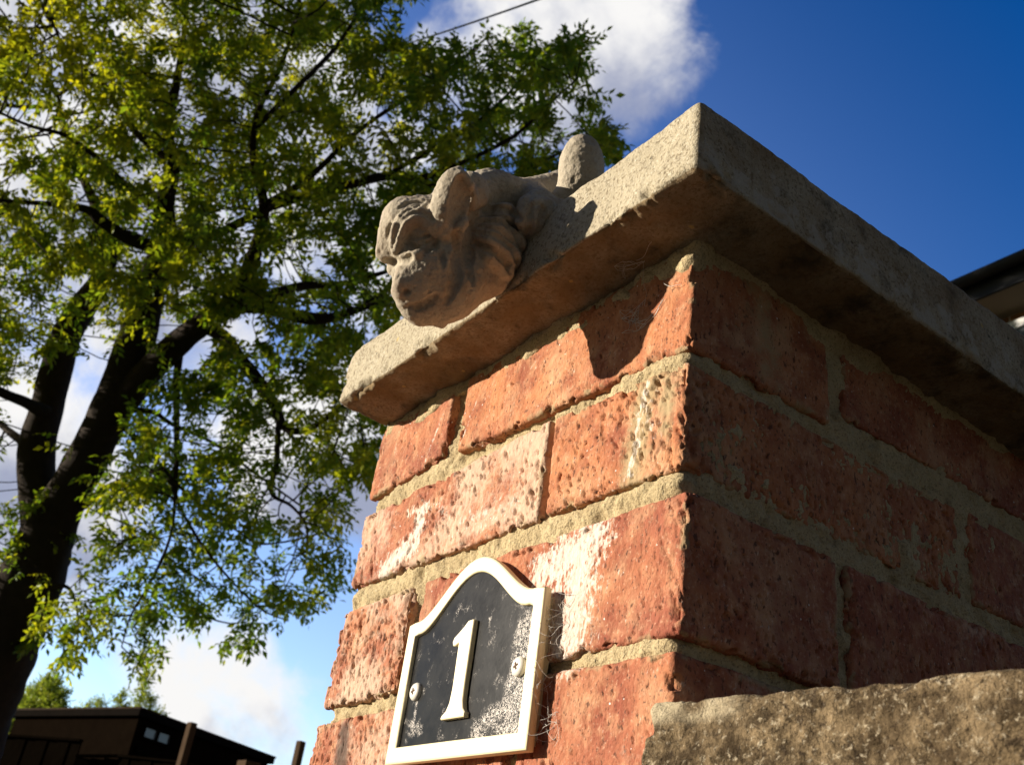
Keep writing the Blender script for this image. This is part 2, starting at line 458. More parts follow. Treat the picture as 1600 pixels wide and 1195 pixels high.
M_BRICK = mat_brick(); M_MORTAR = mat_mortar(); M_COPING = mat_coping(); M_STATUE = mat_statue(); M_SLAB = mat_slab()
M_WHITE = mat_plain('white_painted_plastic', (0.86, 0.77, 0.52), 0.42, 0.4, ((0.78, 0.66, 0.40), 45, 0.0003))
M_PANEL = mat_panel()
M_SCREW = mat_plain('screw_head_paint', (0.70, 0.66, 0.58), 0.4, 0.5)
M_SLOT = mat_plain('rusty_screw_recess', (0.10, 0.06, 0.035), 0.8, 0.2)
M_BARK = mat_plain('tree_bark', (0.018, 0.013, 0.010), 0.95, 0.1, ((0.045, 0.034, 0.026), 14, 0.012))
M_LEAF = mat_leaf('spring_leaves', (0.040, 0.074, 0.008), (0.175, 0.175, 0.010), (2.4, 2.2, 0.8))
M_LEAF2 = mat_leaf('distant_leaves', (0.060, 0.090, 0.012), (0.10, 0.115, 0.02), (2.0, 1.9, 1.0))
M_TIMBER = mat_plain('dark_creosoted_boards', (0.0035, 0.0026, 0.0018), 1.0, 0.0, ((0.007, 0.005, 0.0034), 3, 0.01))
M_POST = mat_plain('weathered_post_wood', (0.045, 0.028, 0.017), 0.95, 0.05, ((0.085, 0.055, 0.034), 9, 0.004))
M_RAIL = mat_plain('weathered_rail', (0.022, 0.014, 0.009), 0.95, 0.05, ((0.04, 0.027, 0.018), 9, 0.004))
M_FELT = mat_plain('roof_felt', (0.006, 0.005, 0.0045), 1.0, 0.0, ((0.011, 0.009, 0.0075), 6, 0.004))
M_FRAME = mat_plain('white_window_frame', (0.72, 0.72, 0.70), 0.45, 0.4)
M_GLASS = mat_plain('window_glass', (0.12, 0.14, 0.16), 0.06, 0.6)
M_WEB = mat_plain('spider_silk', (0.62, 0.58, 0.52), 0.5, 0.4)
M_CABLE = mat_plain('black_cable_sheath', (0.015, 0.015, 0.016), 0.6, 0.3)

# ------------------------------------------------------------------ ground
GZ = -1.30
def ground_sheet():
    t = NT('ground_earth_and_grass', 0.97, 0.1)
    c = t.mix(t.noise(0.6, 5, 0.6), (0.045, 0.04, 0.025), (0.04, 0.055, 0.018))
    c = t.mix(t.ramp(t.noise(9, 5, 0.65), 0.4, 0.7), c, (0.055, 0.046, 0.03))
    t.color(c); t.bump(t.noise(25, 5, 0.7), 0.02, 0.8)
    V = np.array([(-400, -400, GZ), (400, -400, GZ), (400, 400, GZ), (-400, 400, GZ)], float)
    o = mk('ground', V, np.array([[0, 1, 2, 3]]), t.out(), smooth=False); o['kind'] = 'structure'
    t = NT('paving_slabs', 0.9, 0.2)
    br = t.n.new('ShaderNodeTexBrick'); t.l.new(t.tc, br.inputs['Vector'])
    for k, v in {'Scale': 1.0, 'Mortar Size': 0.006, 'Brick Width': 0.6, 'Row Height': 0.6}.items(): br.inputs[k].default_value = v
    br.inputs['Color1'].default_value = (0.075, 0.068, 0.060, 1); br.inputs['Color2'].default_value = (0.062, 0.056, 0.050, 1); br.inputs['Mortar'].default_value = (0.08, 0.07, 0.05, 1)
    t.color(t.mix(t.ramp(t.noise(7, 5, 0.65), 0.35, 0.75, 0, 0.5), br.outputs['Color'], (0.045, 0.04, 0.035)))
    t.bump(t.noise(120, 4, 0.6), 0.003, 0.5)
    V, F, _ = box((-5.5, -2.6, GZ - 0.2), (5.5, 0.75, GZ + 0.006))
    o = mk('pavement', V, F, t.out(), smooth=False); o['kind'] = 'structure'
    t = NT('asphalt', 0.92, 0.25)
    t.color(t.mix(t.noise(30, 5, 0.7), (0.04, 0.04, 0.042), (0.065, 0.063, 0.06))); t.bump(t.noise(220, 3, 0.6), 0.004, 0.7)
    V, F, _ = box((-60, -9.0, GZ - 0.3), (60, -2.75, GZ - 0.09 + 0.1))
    o = mk('road', V, F, t.out(), smooth=False); o['kind'] = 'structure'
ground_sheet()

# ------------------------------------------------------------------ brick gate pillar
PIL = thing('brick_pillar', 'weathered red brick gate pillar with overhanging concrete coping and white paint stains', 'pillar', (-0.165, 0.165, GZ))
mm = 0.001
def blob(P, cx, cz, rx, rz, ax=0):
    return np.exp(-(((P[:, ax] * 1000 - cx) / rx) ** 2 + ((P[:, 2] * 1000 - cz) / rz) ** 2))
def seg(P, a, b, w, ax=0):
    A = np.array(a, float); B = np.array(b, float)
    Q = np.stack([P[:, ax] * 1000, P[:, 2] * 1000], 1)
    t = np.clip(((Q - A) @ (B - A)) / ((B - A) @ (B - A)), 0, 1)
    d = np.linalg.norm(Q - (A + t[:, None] * (B - A)), axis=1)
    return np.exp(-(d / w) ** 2)
brick_parts = []                    # every brick face is its own lump of clay; all of them make the part 'brickwork'
def brick(x0, x1, y0, y1, zb, zt, fine, tone, pits=0.5, seed=0, lime=0.0, dark=0.0, push=0.0):
    """zb / zt: bottom and top heights at the two front ends (x0, x1); millimetres"""
    zb = zb if isinstance(zb, tuple) else (zb, zb); zt = zt if isinstance(zt, tuple) else (zt, zt)
    if fine:
        zb = (zb[0] - 1.3, zb[1] - 1.3); zt = (zt[0] + 1.2, zt[1] + 1.2); x0 = x0 - 1.2 if x0 > -320 else x0; x1 = x1 + 1.2 if x1 < -20 else x1; y1 = y1 + 1.5; y0 = y0 - 1.5 if y0 > 20 else y0
    lo = np.array([x0, y0 + push, min(zb)]) * mm; hi = np.array([x1 - push, y1, max(zt)]) * mm
    res = 0.0008 if fine else 0.006
    def keep(c):
        return (c[:, 1] < 0.016) | (c[:, 0] > -0.016) | (c[:, 0] < -0.316) if fine else np.ones(len(c), bool)
    so = np.array([seed * 3.7, seed * 1.9, seed * 5.1])
    def rad(P): return 0.0016 + 0.0012 * (1 + fbm(P * 45 + so, 2))
    V, N, F, P = lattice(lo, hi, res, rad, keep)
    tx = (V[:, 0] - lo[0]) / (hi[0] - lo[0]); tz = (V[:, 2] - lo[2]) / (hi[2] - lo[2])
    z_lo = (zb[0] + (zb[1] - zb[0]) * tx) * mm; z_hi = (zt[0] + (zt[1] - zt[0]) * tx) * mm
    V[:, 2] = z_lo + (z_hi - z_lo) * tz
    # distance to the brick's arrises -> chips
    D = np.sort(np.minimum(P - lo, hi - P), axis=1)
    edge = D[:, 1]
    if fine:
        n1 = fbm(V * 28 + so, 2); n2 = fbm(V * 110 + so, 3); n3 = perlin(V * 420 + so)
        sk = V + 0.35 * V[:, [2, 0, 1]] * np.array([1, 0, 0])
        clus = 0.30 * perlin(V * 26 + so + 15) + 0.10 * perlin(V * 9 + so)
        pit = np.clip(perlin(sk * np.array([380, 380, 210]) + so) + clus - (0.56 - 0.24 * pits), 0, 1)
        pit2 = np.clip(perlin(sk * np.array([150, 150, 85]) + so + 9) + clus - (0.80 - 0.22 * pits), 0, 1)
        rough = (0.3 + pits) * (np.abs(perlin(sk * np.array([190, 190, 110]) + so + 77)) - 0.2)
        crease = np.clip(0.07 - np.abs(perlin(V * np.array([60, 60, 26]) + so + 31)), 0, 1) * np.clip(perlin(V * 22 + so + 3), 0, 1)
        h = 0.0007 * n1 + 0.00035 * n2 + 0.00025 * n3 + 0.00035 * rough - 0.0085 * np.minimum(pit, 0.22) - 0.009 * np.minimum(pit2, 0.18) - 0.02 * crease
        chip = sstep(fbm(V * 75 + so + 5, 3), 0.22, 0.42) * sstep(edge, 0.0075, 0.0)
        h = h - 0.0038 * chip
        V = V + N * h[:, None]
        V += 0.0007 * np.stack([perlin(V * 24 + so + 40), perlin(V * 24 + so + 50), perlin(V * 24 + so + 60)], 1)
        tn = np.clip(tone + 0.45 * fbm(V * 16 + so, 3), 0, 1)
        lm = np.clip(lime + 0.6 * fbm(V * 18 + so + 70, 2), 0, 1)
        dk = np.clip(dark + 0.25 * fbm(V * 14 + so + 80, 2), 0, 1)
    else:
        tn = np.full(len(V), tone); lm = np.full(len(V), lime); dk = np.full(len(V), dark)
        V = V + N * (0.002 * perlin(V * 25 + so))[:, None]
    smear = sstep(fbm(V * 48 + so + 33, 3), 0.16, 0.42) * sstep(edge, 0.0085, 0.001) if fine else 0
    front = (V[:, 1] < 0.012).astype(float)
    pt = np.zeros(len(V)); ms = np.zeros(len(V))
    if fine:
        # white paint marks and the lime streaks seen on the front
        pt = np.maximum.reduce([1.15 * seg(V, (-243, -31), (-247, -54), 9), 1.1 * seg(V, (-250, -50), (-284, -64), 9),
             0.55 * seg(V, (-221, -31), (-214, -40), 6), 0.42 * seg(V, (-196, -50), (-140, -55), 11), 0.9 * seg(V, (-262, -27), (-240, -28), 4) * 0.6,
             0.98 * seg(V, (-100, -100), (-62, -90), 16), 1.0 * seg(V, (-66, -92), (-74, -143), 17), 0.92 * seg(V, (-92, -108), (-82, -143), 15),
             0.75 * seg(V, (-30, -14), (-38, -62), 3.0), 0.5 * seg(V, (-27, -22), (-26, -45), 5),
             0.6 * seg(V, (-198, 36), (-211, 9), 1.6), 0.55 * seg(V, (-241, 42), (-252, 10), 1.6)]) * front
        ms = 0.9 * seg(V, (-30, -12), (-36, -64), 13) * front + 0.7 * blob(V, -12, -30, 8, 30) * front + 0.55 * blob(V, -10, 48, 18, 10) * front
        dk = np.maximum(dk, 0.95 * seg(V, (-292, -168), (-285, -225), 12) * front)
        lm = np.maximum(lm, 0.8 * seg(V, (-215, -60), (-130, -52), 14) * front)
        right = (V[:, 0] > -0.012) & (V[:, 1] > 0.004)
        ms = np.where(right, 0.62 * seg(V, (45, 70), (58, 10), 20, 1) + 0.35 * seg(V, (150, 30), (175, 20), 16, 1), ms)
        ms = np.where(right, np.maximum(ms, 0.8 * sstep(V[:, 2], 0.045, 0.062)), ms)
    ms = np.maximum(ms, 0.7 * smear)
    brick_parts.append((V, F, {'tone': tn, 'lime': lm, 'dark': dk, 'paint': pt, 'moss': ms}))

# course 1 (under the coping), 2, 3, 4 as they stand in the photograph
brick(-330, -231, 0, 215, (2, 7), (58, 58), 1, 0.55, 0.22, 1, 0.10)
brick(-213, 1, 0, 105, (5, -2), (59, 60), 1, 0.85, 0.05, 2, 0.05)
brick(-104, 0, 121, 330, 8, 58, 1, 0.30, 0.3, 3, 0.0, 0.1)
brick(-330, -113, 0, 105, (-66, -67), (-14, -7), 1, 0.40, 0.85, 4, 0.55)
brick(-105, -1, 0, 221, (-66, -67), (-8, -12), 1, 0.78, 1.15, 5, 0.05, 0.0, 0.0)
brick(-215, 0, 233, 330, -66, -10, 1, 0.25, 0.5, 6, 0.0, 0.1)
brick(-333, -240, 0, 215, (-149, -147), (-85, -83), 1, 0.45, 1.25, 7, 0.75)
brick(-223, 4, 0, 105, (-148, -147), (-83, -82), 1, 0.34, 0.15, 8, 0.05, 0.0)
brick(-104, 2, 118, 330, -148, -81, 1, 0.15, 0.5, 9, 0.0, 0.12)
brick(-335, -113, 0, 105, (-224, -222), (-161, -157), 1, 0.40, 1.0, 10, 0.55)
brick(-104, 1, 0, 221, (-222, -221), (-156, -156), 1, 0.22, 0.55, 11, 0.1)
brick(-215, 1, 233, 330, -222, -156, 1, 0.2, 0.5, 12)
for k, (a, b) in enumerate(((2, 58), (-66, -10), (-148, -83), (-222, -157))):     # back of the top courses
    if k % 2 == 0:
        brick(-330, -228, 226, 330, a, b, 0, 0.4, seed=20 + k); brick(-218, -114, 226, 330, a, b, 0, 0.4, seed=24 + k)
    else:
        brick(-330, -228, 116, 330, a, b, 0, 0.4, seed=28 + k)
z = -231.0; k = 0
while z > GZ * 1000 + 20:                                                         # the plain courses below
    a, b = z - 65, z
    if k % 2 == 0:
        brick(-330, -228, 0, 215, a, b, 0, 0.4, seed=30 + k); brick(-218, -2, 0, 103, a, b, 0, 0.5, seed=31 + k)
        brick(-104, -1, 114, 330, a, b, 0, 0.3, seed=32 + k); brick(-330, -114, 226, 330, a, b, 0, 0.3, seed=33 + k)
    else:
        brick(-330, -114, 0, 103, a, b, 0, 0.4, seed=30 + k); brick(-103, -1, 0, 215, a, b, 0, 0.4, seed=31 + k)
        brick(-330, -228, 114, 330, a, b, 0, 0.3, seed=32 + k); brick(-217, -1, 227, 330, a, b, 0, 0.3, seed=33 + k)
    z -= 75; k += 1
V, F, A = join(brick_parts)
mk('brickwork', V, F, M_BRICK, PIL, True, A)

# mortar core: joints lie a little back from the brick faces
def mortar():
    parts = []
    lo = np.array([-0.3268, 0.0046, -0.236]); hi = np.array([-0.0048, 0.3268, 0.0590])
    V, N, F, P = lattice(lo, hi, 0.0014, 0.004, lambda c: (c[:, 1] < 0.02) | (c[:, 0] > -0.02) | (c[:, 0] < -0.31))
    h = 0.0020 * fbm(V * 24, 2) + 0.0016 * fbm(V * 110, 3) + 0.0007 * perlin(V * 480) - 0.004 * np.clip(fbm(V * 70 + 12, 2) - 0.25, 0, 0.8)
    fr = (V[:, 1] < 0.012)
    # raked-out joints of the front: beside the second course and under the first
    deep = 4.0 * np.maximum.reduce([seg(V, (-109, -8), (-109, -50), 5), 0.9 * seg(V, (-212, 0), (-120, -4), 5), 0.7 * seg(V, (-222, 50), (-222, 5), 6), 0.9 * seg(V, (-232, -90), (-230, -118), 9)]) * fr
    out = 3.2 * np.maximum.reduce([seg(V, (-60, -5), (-2, -7), 6), seg(V, (-100, -73), (-2, -75), 6), seg(V, (-60, -151), (-2, -152), 6), 0.7 * seg(V, (-320, -5), (-240, 0), 5), 0.8 * seg(V, (-330, -76), (-250, -76), 6)]) * fr
    rt = (V[:, 0] > -0.012) & ~fr
    out = np.where(rt, 3.0, out)
    V = V + N * (h + (out - deep) * mm)[:, None]
    parts.append((V, F, {}))
    V, N, F, P = lattice((-0.324, 0.007, GZ - 0.1), (-0.007, 0.324, -0.237), 0.02, 0.004)
    parts.append((V, F, {}))
    # bed under the coping, smeared over the top of the bricks
    lo = np.array([-0.3265, -0.0006, 0.0440]); hi = np.array([0.0060, 0.3300, 0.0665])
    V, N, F, P = lattice(lo, hi, 0.0013, 0.005, lambda c: (c[:, 1] < 0.02) | (c[:, 0] > -0.02) | (c[:, 0] < -0.31))
    t = 1 - (V[:, 2] - lo[2]) / (hi[2] - lo[2])
    h = 0.0028 * fbm(V * 30 + 4, 3) + 0.0012 * fbm(V * 120, 3) + 0.0005 * perlin(V * 480)
    rt = sstep(V[:, 0], -0.012, 0.0)
    V[:, 2] += t * (0.006 * fbm(V * np.array([24, 24, 0]) + 3, 2) + 0.004 * (1 - rt))
    V[:, 0] -= t * rt * 0.0075
    V = V + N * (h - 0.0008 * t)[:, None]
    parts.append((V, F, {}))
    V, F, _ = join(parts)
    mk('mortar', V, F, M_MORTAR, PIL)
mortar()

def coping():
    lo = np.array([-0.3265, -0.0418, 0.0618]); hi = np.array([0.0426, 0.3720, 0.1055])
    V, N, F, P = lattice(lo, hi, 0.0014, lambda P: 0.0022 + 0.001 * (1 + perlin(P * 40)),
                         lambda c: (c[:, 2] < 0.104) | (c[:, 1] < 0.06) | (c[:, 0] > 0.0))
    Vt, Nt, Ft, Pt = lattice(lo + [0.002, 0.099, 0.0425], hi - [0.042, 0.002, 0.0004], 0.008, 0.0001)
    bot = 1 - (V[:, 2] - lo[2]) / (hi[2] - lo[2])
    D = np.sort(np.minimum(P - lo, hi - P), axis=1)
    h = 0.0015 * fbm(V * 14, 2) + 0.0005 * fbm(V * 90, 3) + 0.0002 * perlin(V * 400)
    lowedge = sstep(D[:, 1], 0.010, 0.0) * (bot > 0.5)
    h = h - 0.0065 * sstep(fbm(V * np.array([42, 42, 60]) + 2, 3), 0.15, 0.6) * lowedge
    soff = (N[:, 2] < -0.7)
    h = h + np.where(soff, 0.0018 * fbm(V * 40 + 7, 3) - 0.002 * np.clip(perlin(V * 120) - 0.3, 0, 1), 0)
    V = V + N * h[:, None]
    # the far end of the slab is thicker, the left end is worn back at the top
    V[:, 2] -= bot * 0.030 * np.clip(V[:, 1] + 0.02, 0, 1)
    V[:, 0] += (1 - bot) * sstep(V[:, 0], -0.30, -0.327) * 0.004 + sstep(V[:, 2], 0.096, 0.106) * sstep(V[:, 0], -0.312, -0.327) * 0.007
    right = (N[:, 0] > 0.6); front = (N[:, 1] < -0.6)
    stain_shade = np.where(soff, 0.75, np.where(right, 0.55, 0.02))  # brown staining, with shade put into the colour of soffit and right face
    algae_shade = np.where(soff, 0.44 + 0.18 * sstep(V[:, 0], -0.03, 0.04) * sstep(V[:, 1], -0.04, 0.03), np.where(right, 0.47, 0.0))  # algae plus painted shade, deepest on the soffit under the right overhang
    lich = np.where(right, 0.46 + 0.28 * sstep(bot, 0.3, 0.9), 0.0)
    mk('coping_stone', V, F, M_COPING, PIL, True, {'stain_shade': stain_shade, 'algae_shade': algae_shade, 'lichen': lich})
coping()

# ------------------------------------------------------------------ stone gargoyle draped over the coping (sculpted as a distance field)
def gargoyle():
    import openvdb
    h = 0.72
    lo = np.array([-200.0, -150, 5]); hi = np.array([12.0, 70, 200])
    n = np.ceil((hi - lo) / h).astype(int)
    D = np.full(n, 12.0, dtype=np.float32)
    def W(px, py, dc): return at(px, py, 0.575 + dc * mm) * 1000
    def region(c, r):
        a = np.clip(((c - r - lo) / h).astype(int), 0, n); b = np.clip(((c + r - lo) / h).astype(int) + 2, 0, n)
        s = tuple(slice(a[i], b[i]) for i in range(3))
        G = np.meshgrid(*[lo[i] + h * np.arange(a[i], b[i]) for i in range(3)], indexing='ij', sparse=True)
        return s, G
    def put(s, d, k, sub):
        cur = D[s]
        if sub: d = -d
        sg = -1.0 if sub else 1.0
        hh = np.clip(0.5 + 0.5 * sg * (d - cur) / k, 0, 1)
        D[s] = d * (1 - hh) + cur * hh - sg * k * hh * (1 - hh)
    def ell(px, py, dc, ra, rb, rc, th=0.0, ph=0.0, k=4.0, sub=False):
        c = W(px, py, dc); s, (X, Y, Z) = region(c, max(ra, rb, rc) + k + 4)
        ct, st = math.cos(R_(th)), math.sin(R_(th))
        cp, sp = math.cos(R_(ph)), math.sin(R_(ph))
        r1, f1 = RT * cp + FW * sp, -RT * sp + FW * cp
        e1 = r1 * ct + UP * st; e2 = -r1 * st + UP * ct; e3 = f1
        q = [(X - c[0]) * e[0] + (Y - c[1]) * e[1] + (Z - c[2]) * e[2] for e in (e1, e2, e3)]
        k0 = np.sqrt((q[0] / ra) ** 2 + (q[1] / rb) ** 2 + (q[2] / rc) ** 2)
        k1 = np.sqrt((q[0] / ra ** 2) ** 2 + (q[1] / rb ** 2) ** 2 + (q[2] / rc ** 2) ** 2) + 1e-6
        put(s, (k0 * (k0 - 1) / k1).astype(np.float32), k, sub)
    def cap(a, b, ra, rb=None, k=3.0, sub=False):
        rb = ra if rb is None else rb
        A = W(*a); B = W(*b); c = (A + B) / 2
        s, (X, Y, Z) = region(c, np.linalg.norm(B - A) / 2 + max(ra, rb) + k + 4)
        d = B - A; dd = d @ d + 1e-9
        t = np.clip(((X - A[0]) * d[0] + (Y - A[1]) * d[1] + (Z - A[2]) * d[2]) / dd, 0, 1)
        dist = np.sqrt((X - A[0] - t * d[0]) ** 2 + (Y - A[1] - t * d[1]) ** 2 + (Z - A[2] - t * d[2]) ** 2)
        put(s, (dist - (ra + (rb - ra) * t)).astype(np.float32), k, sub)
    def path(pts, r, k=3.0, sub=False):
        for i in range(len(pts) - 1):
            ra = r[i] if isinstance(r, (list, tuple)) else r; rb = r[i + 1] if isinstance(r, (list, tuple)) else r
            cap(pts[i], pts[i + 1], ra, rb, k, sub)
    def surf(px, py, d0=-45.0, d1=140.0):
        """depth offset at which the line of sight through a point meets what is built so far"""
        t = np.arange(d0, d1, 0.4)
        Q = CAM * 1000 + np.outer(575 + t, ray(px, py))
        ix = np.round((Q - lo) / h).astype(int); ok = ((ix >= 0) & (ix < n)).all(1)
        v = np.full(len(t), 9.0); v[ok] = D[ix[ok, 0], ix[ok, 1], ix[ok, 2]]
        w = np.where(v < 0)[0]
        return t[w[0]] if len(w) else None
    def groove(pts, r, off=0.0, k=1.2, sub=True, steps=5):
        if sub: r = [v * 1.15 for v in r]; off -= 0.3
        P, R2 = smooth_path([(x, y, 0) for x, y in pts], r if isinstance(r, (list, tuple)) else [r] * len(pts), steps)
        q = [(x, y, surf(x, y)) for x, y, _ in P]
        q = [((x, y, d + off), rr) for (x, y, d), rr in zip(q, R2) if d is not None]
        for (p, ra), (p2, rb) in zip(q[:-1], q[1:]): cap(p, p2, ra, rb, k, sub)
    def ridge(pts, r, off=1.0, k=2.0): groove(pts, r, off, k, False)
    # --- body lying along the coping top
    ell(772, 302, 62, 20, 13, 22, -12, 0, 5)
    ell(768, 293, 52, 15, 10, 15, -10, 0, 5)
    ell(800, 312, 70, 17, 11, 20, -10, 0, 6)
    path([(800, 315, 78), (850, 312, 100), (900, 305, 118)], [15, 13, 14], 8)
    cap((825, 300, 92), (866, 290, 100), 7, 8, 5)
    cap((845, 300, 108), (885, 282, 120), 10, 9, 4)
    ell(909, 267, 62, 14.0, 22.5, 15, 0, 20, 5)                         # raised haunch
    cap((905, 290, 62), (898, 318, 66), 13, 12, 5)
    cap((900, 300, 70), (878, 313, 60), 10, 7, 5)
    # --- neck reaching out over the edge
    cap((705, 385, 32), (775, 325, 66), 19, 18, 8)
    cap((735, 350, 42), (790, 335, 76), 14, 14, 6)
    # --- head
    ell(668, 374, 29, 26.5, 25.5, 27, -8, 0, 6)
    ell(636, 358, 26, 14, 18, 19, 20, 0, 8)
    cap((603, 391, 22), (616, 364, 20), 5.6, 8, 5)                      # brow boss in profile
    cap((604, 396, 22), (608, 392, 34), 5.0, 5.0, 4)
    cap((668, 412, 15), (651, 452, 9), 17.5, 13.5, 7)                  # muzzle
    ell(646, 450, 10, 10.5, 9.0, 12, 0, 0, 4)
    cap((638, 412, 5), (630, 442, 0), 5, 5.6, 4)                       # ridge of the nose
    ell(631, 452, 3, 6.6, 6.2, 7, 0, 0, 2.0)
    ell(660, 462, 6, 10, 7, 8.5, 10, 0, 4)
    ell(674, 430, 10, 15, 16, 15, 0, 0, 9)
    cap((640, 477, 8), (690, 478, 13), 6.0, 9.5, 4)                      # lower lip and jaw
    ell(636, 474, 8, 5.4, 4.6, 7, 0, 0, 2)
    ell(648, 489, 8, 7.4, 5.6, 8, -15, 0, 2.5)
    cap((668, 484, 12), (704, 464, 14), 9.0, 12, 6)
    ell(714, 452, 14, 13, 13, 13, 20, 0, 8)                             # heavy jowl nearest the viewer
    cap((702, 460, 16), (782, 430, 44), 12.5, 10.5, 7)                     # throat running back to the paw
    cap((705, 435, 14), (765, 415, 36), 15, 14, 7)
    cap((676, 490, 14), (690, 508, 14), 6.5, 2.2, 3)                    # tuft under the chin
    ell(616, 420, 30, 3.6, 4.2, 5, 0, 0, 2.5)                                 # far cheek
    cap((621, 432, 24), (628, 466, 18), 3.2, 4.0, 4)
    # --- ear: a cupped leaf standing out towards the viewer
    cap((694, 345, 12), (706, 318, 4), 9, 9, 4)
    ell(705, 316, 2, 12.5, 19.5, 8, -14, -22, 2.5)
    cap((694, 332, 2), (715, 268, 2), 7.5, 2.4, 3.5)
    cap((716, 292, 3), (719, 264, 2), 6.5, 0.8, 2.5)
    ell(748, 300, 40, 11, 11, 13, 0, 0, 5)
    ell(737, 304, 24, 10, 13, 14, 0, 0, 4)
    groove([(722, 282), (725, 305), (720, 330), (711, 352)], [3.0, 6.4, 6.4, 3.2], 1.5, 1.6)
    ridge([(722, 270), (735, 287), (740, 308), (734, 332), (722, 352), (712, 366)], [0.8, 1.7, 2.2, 2.3, 2.3, 1.8], 0.5, 1.6)
    cap((665, 338, 60), (678, 308, 68), 8, 3, 4)                        # the ear of the far side
    # --- paw hanging over the edge: four knuckled fingers
    ell(772, 378, 48, 17, 17, 17, -35, 0, 5)
    ell(765, 402, 50, 16, 15, 17, 0, 0, 6)
    for f_ in ([(752, 338, 38), (786, 333, 33), (808, 353, 39), (815, 378, 50)],
               [(740, 352, 29), (777, 357, 23), (806, 379, 30), (814, 402, 44)],
               [(738, 368, 24), (769, 378, 18), (799, 400, 25), (807, 420, 42)],
               [(740, 390, 24), (765, 402, 18), (788, 420, 26), (795, 434, 40)]):
        path(f_, [5.4, 6.4, 5.8, 3.8], 1.2)
    for g_ in ([(750, 347), (783, 345), (807, 365), (815, 392)], [(742, 362), (773, 368), (802, 390), (811, 412)], [(742, 380), (767, 390), (792, 411), (800, 428)]):
        groove(g_, [1.2, 2.1, 2.1, 1.5], 0.6, 1.0)
    cap((778, 425, 45), (800, 425, 64), 7, 5, 3)
    # --- second paw resting on the edge
    ell(842, 326, 36, 13, 8.0, 11, -14, 0, 4)
    for f_ in ([(824, 320, 30), (819, 344, 26), (822, 370, 36)], [(839, 321, 26), (837, 346, 23), (834, 366, 33)], [(856, 322, 28), (858, 334, 26), (850, 352, 32)]):
        path(f_, [5.2, 5.2, 3.2], 1.2)
    cap((856, 324, 38), (882, 322, 40), 6, 4, 4)
    cap((842, 318, 42), (830, 305, 75), 9, 10, 5)
    groove([(830, 322), (828, 345), (828, 364)], [1.2, 1.8, 1.4], 0.6, 1.0)
    groove([(848, 322), (848, 340), (843, 358)], [1.2, 1.8, 1.4], 0.6, 1.0)
    # --- the carving of the face
    groove([(640, 374), (652, 382), (666, 382), (678, 370)], [2.0, 3.2, 3.4, 2.2], 0.8, 2.5)                 # eye socket
    ridge([(647, 378), (659, 379), (670, 373)], [2.8, 4.2, 2.8], 0.4, 1.0)                                   # eyeball
    groove([(643, 382), (658, 389), (674, 379)], [1.0, 1.5, 1.0], 0.2, 0.8)
    groove([(658, 379), (660, 379.5)], [1.3, 1.2], 0.3, 0.6)
    groove([(647, 373), (659, 370), (671, 368)], [0.7, 1.0, 0.7], 0.2, 0.7)
    ridge([(620, 392), (624, 368), (633, 348), (648, 339), (664, 342), (678, 354), (684, 366)], [3.0, 4.6, 5.6, 5.4, 5.0, 4.2, 2.6], -0.4, 1.4)
    ridge([(636, 398), (652, 398), (667, 390), (678, 377)], [1.6, 2.6, 2.6, 1.6], 0.4, 1.4)
    groove([(613, 388), (617, 362), (627, 342), (645, 331), (663, 333), (678, 343)], [0.86, 1.37, 1.51, 1.37, 1.15, 0.72], 0.2, 1.2)
    groove([(618, 346), (634, 328), (654, 322)], [0.65, 1.08, 0.65], 0.3, 1.4)
    groove([(625, 326), (640, 316), (662, 314)], [0.58, 0.94, 0.58], 0.3, 1.4)
    groove([(604, 372), (608, 356), (618, 340)], [0.58, 0.86, 0.58], 0.3, 1.4)
    groove([(606, 409), (620, 409), (634, 406), (642, 402)], [1.6, 2.0, 1.7, 0.9], 0.3, 2.0)                 # under the brow
    groove([(640, 477), (655, 479), (669, 473), (680, 461)], [1.0, 2.0, 2.3, 1.0], 0.3, 1.2)   # mouth
    groove([(633, 456), (637, 457)], [1.7, 1.2], 0.4, 0.8)                                                   # nostril
    ridge([(687, 356), (699, 370), (704, 390), (703, 408)], [2.2, 3.4, 3.0, 1.4], 1.8, 2.6)                      # jowl fold
    groove([(681, 384), (690, 398), (692, 416)], [0.9, 1.3, 0.7], 0.4, 1.6)
    groove([(713, 366), (717, 392), (715, 416), (711, 438), (705, 458), (697, 474)], [2.8, 3.8, 3.8, 3.2, 2.4, 1.2], -0.3, 1.4)
    groove([(735, 352), (732, 385), (733, 415), (740, 442)], [2.2, 3.2, 3.0, 1.4], 0.0, 1.4)
    groove([(737, 336), (765, 326), (795, 328), (812, 342)], [2.0, 2.2, 2.2, 1.6], 0.2, 1.4)
    # --- extract
    g = openvdb.FloatGrid(12.0)
    g.copyFromArray(np.ascontiguousarray(D))
    pts, quads = g.convertToQuads(0.0)
    V = lo + h * np.asarray(pts, float)
    F = np.asarray(quads, dtype=np.int64)
    a, b, c, d = (V[F[:, i]] for i in range(4))
    if (np.cross(b - a, c - a) * a).sum() + (np.cross(c - a, d - a) * a).sum() < 0: F = F[:, ::-1]
    # relax a little, then roughen like cast stone
    E = np.concatenate([F[:, [0, 1]], F[:, [1, 2]], F[:, [2, 3]], F[:, [3, 0]]])
    for _ in range(1):
        acc = np.zeros_like(V); cnt = np.zeros(len(V))
        for i_, j_ in ((0, 1), (1, 0)):
            np.add.at(acc, E[:, i_], V[E[:, j_]]); np.add.at(cnt, E[:, i_], 1)
        V = 0.65 * V + 0.35 * acc / np.maximum(cnt, 1)[:, None]
    a, b, c, d = (V[F[:, i]] for i in range(4))
    fn = np.cross(c - a, d - b); N = np.zeros_like(V)
    for i in range(4): np.add.at(N, F[:, i], fn)
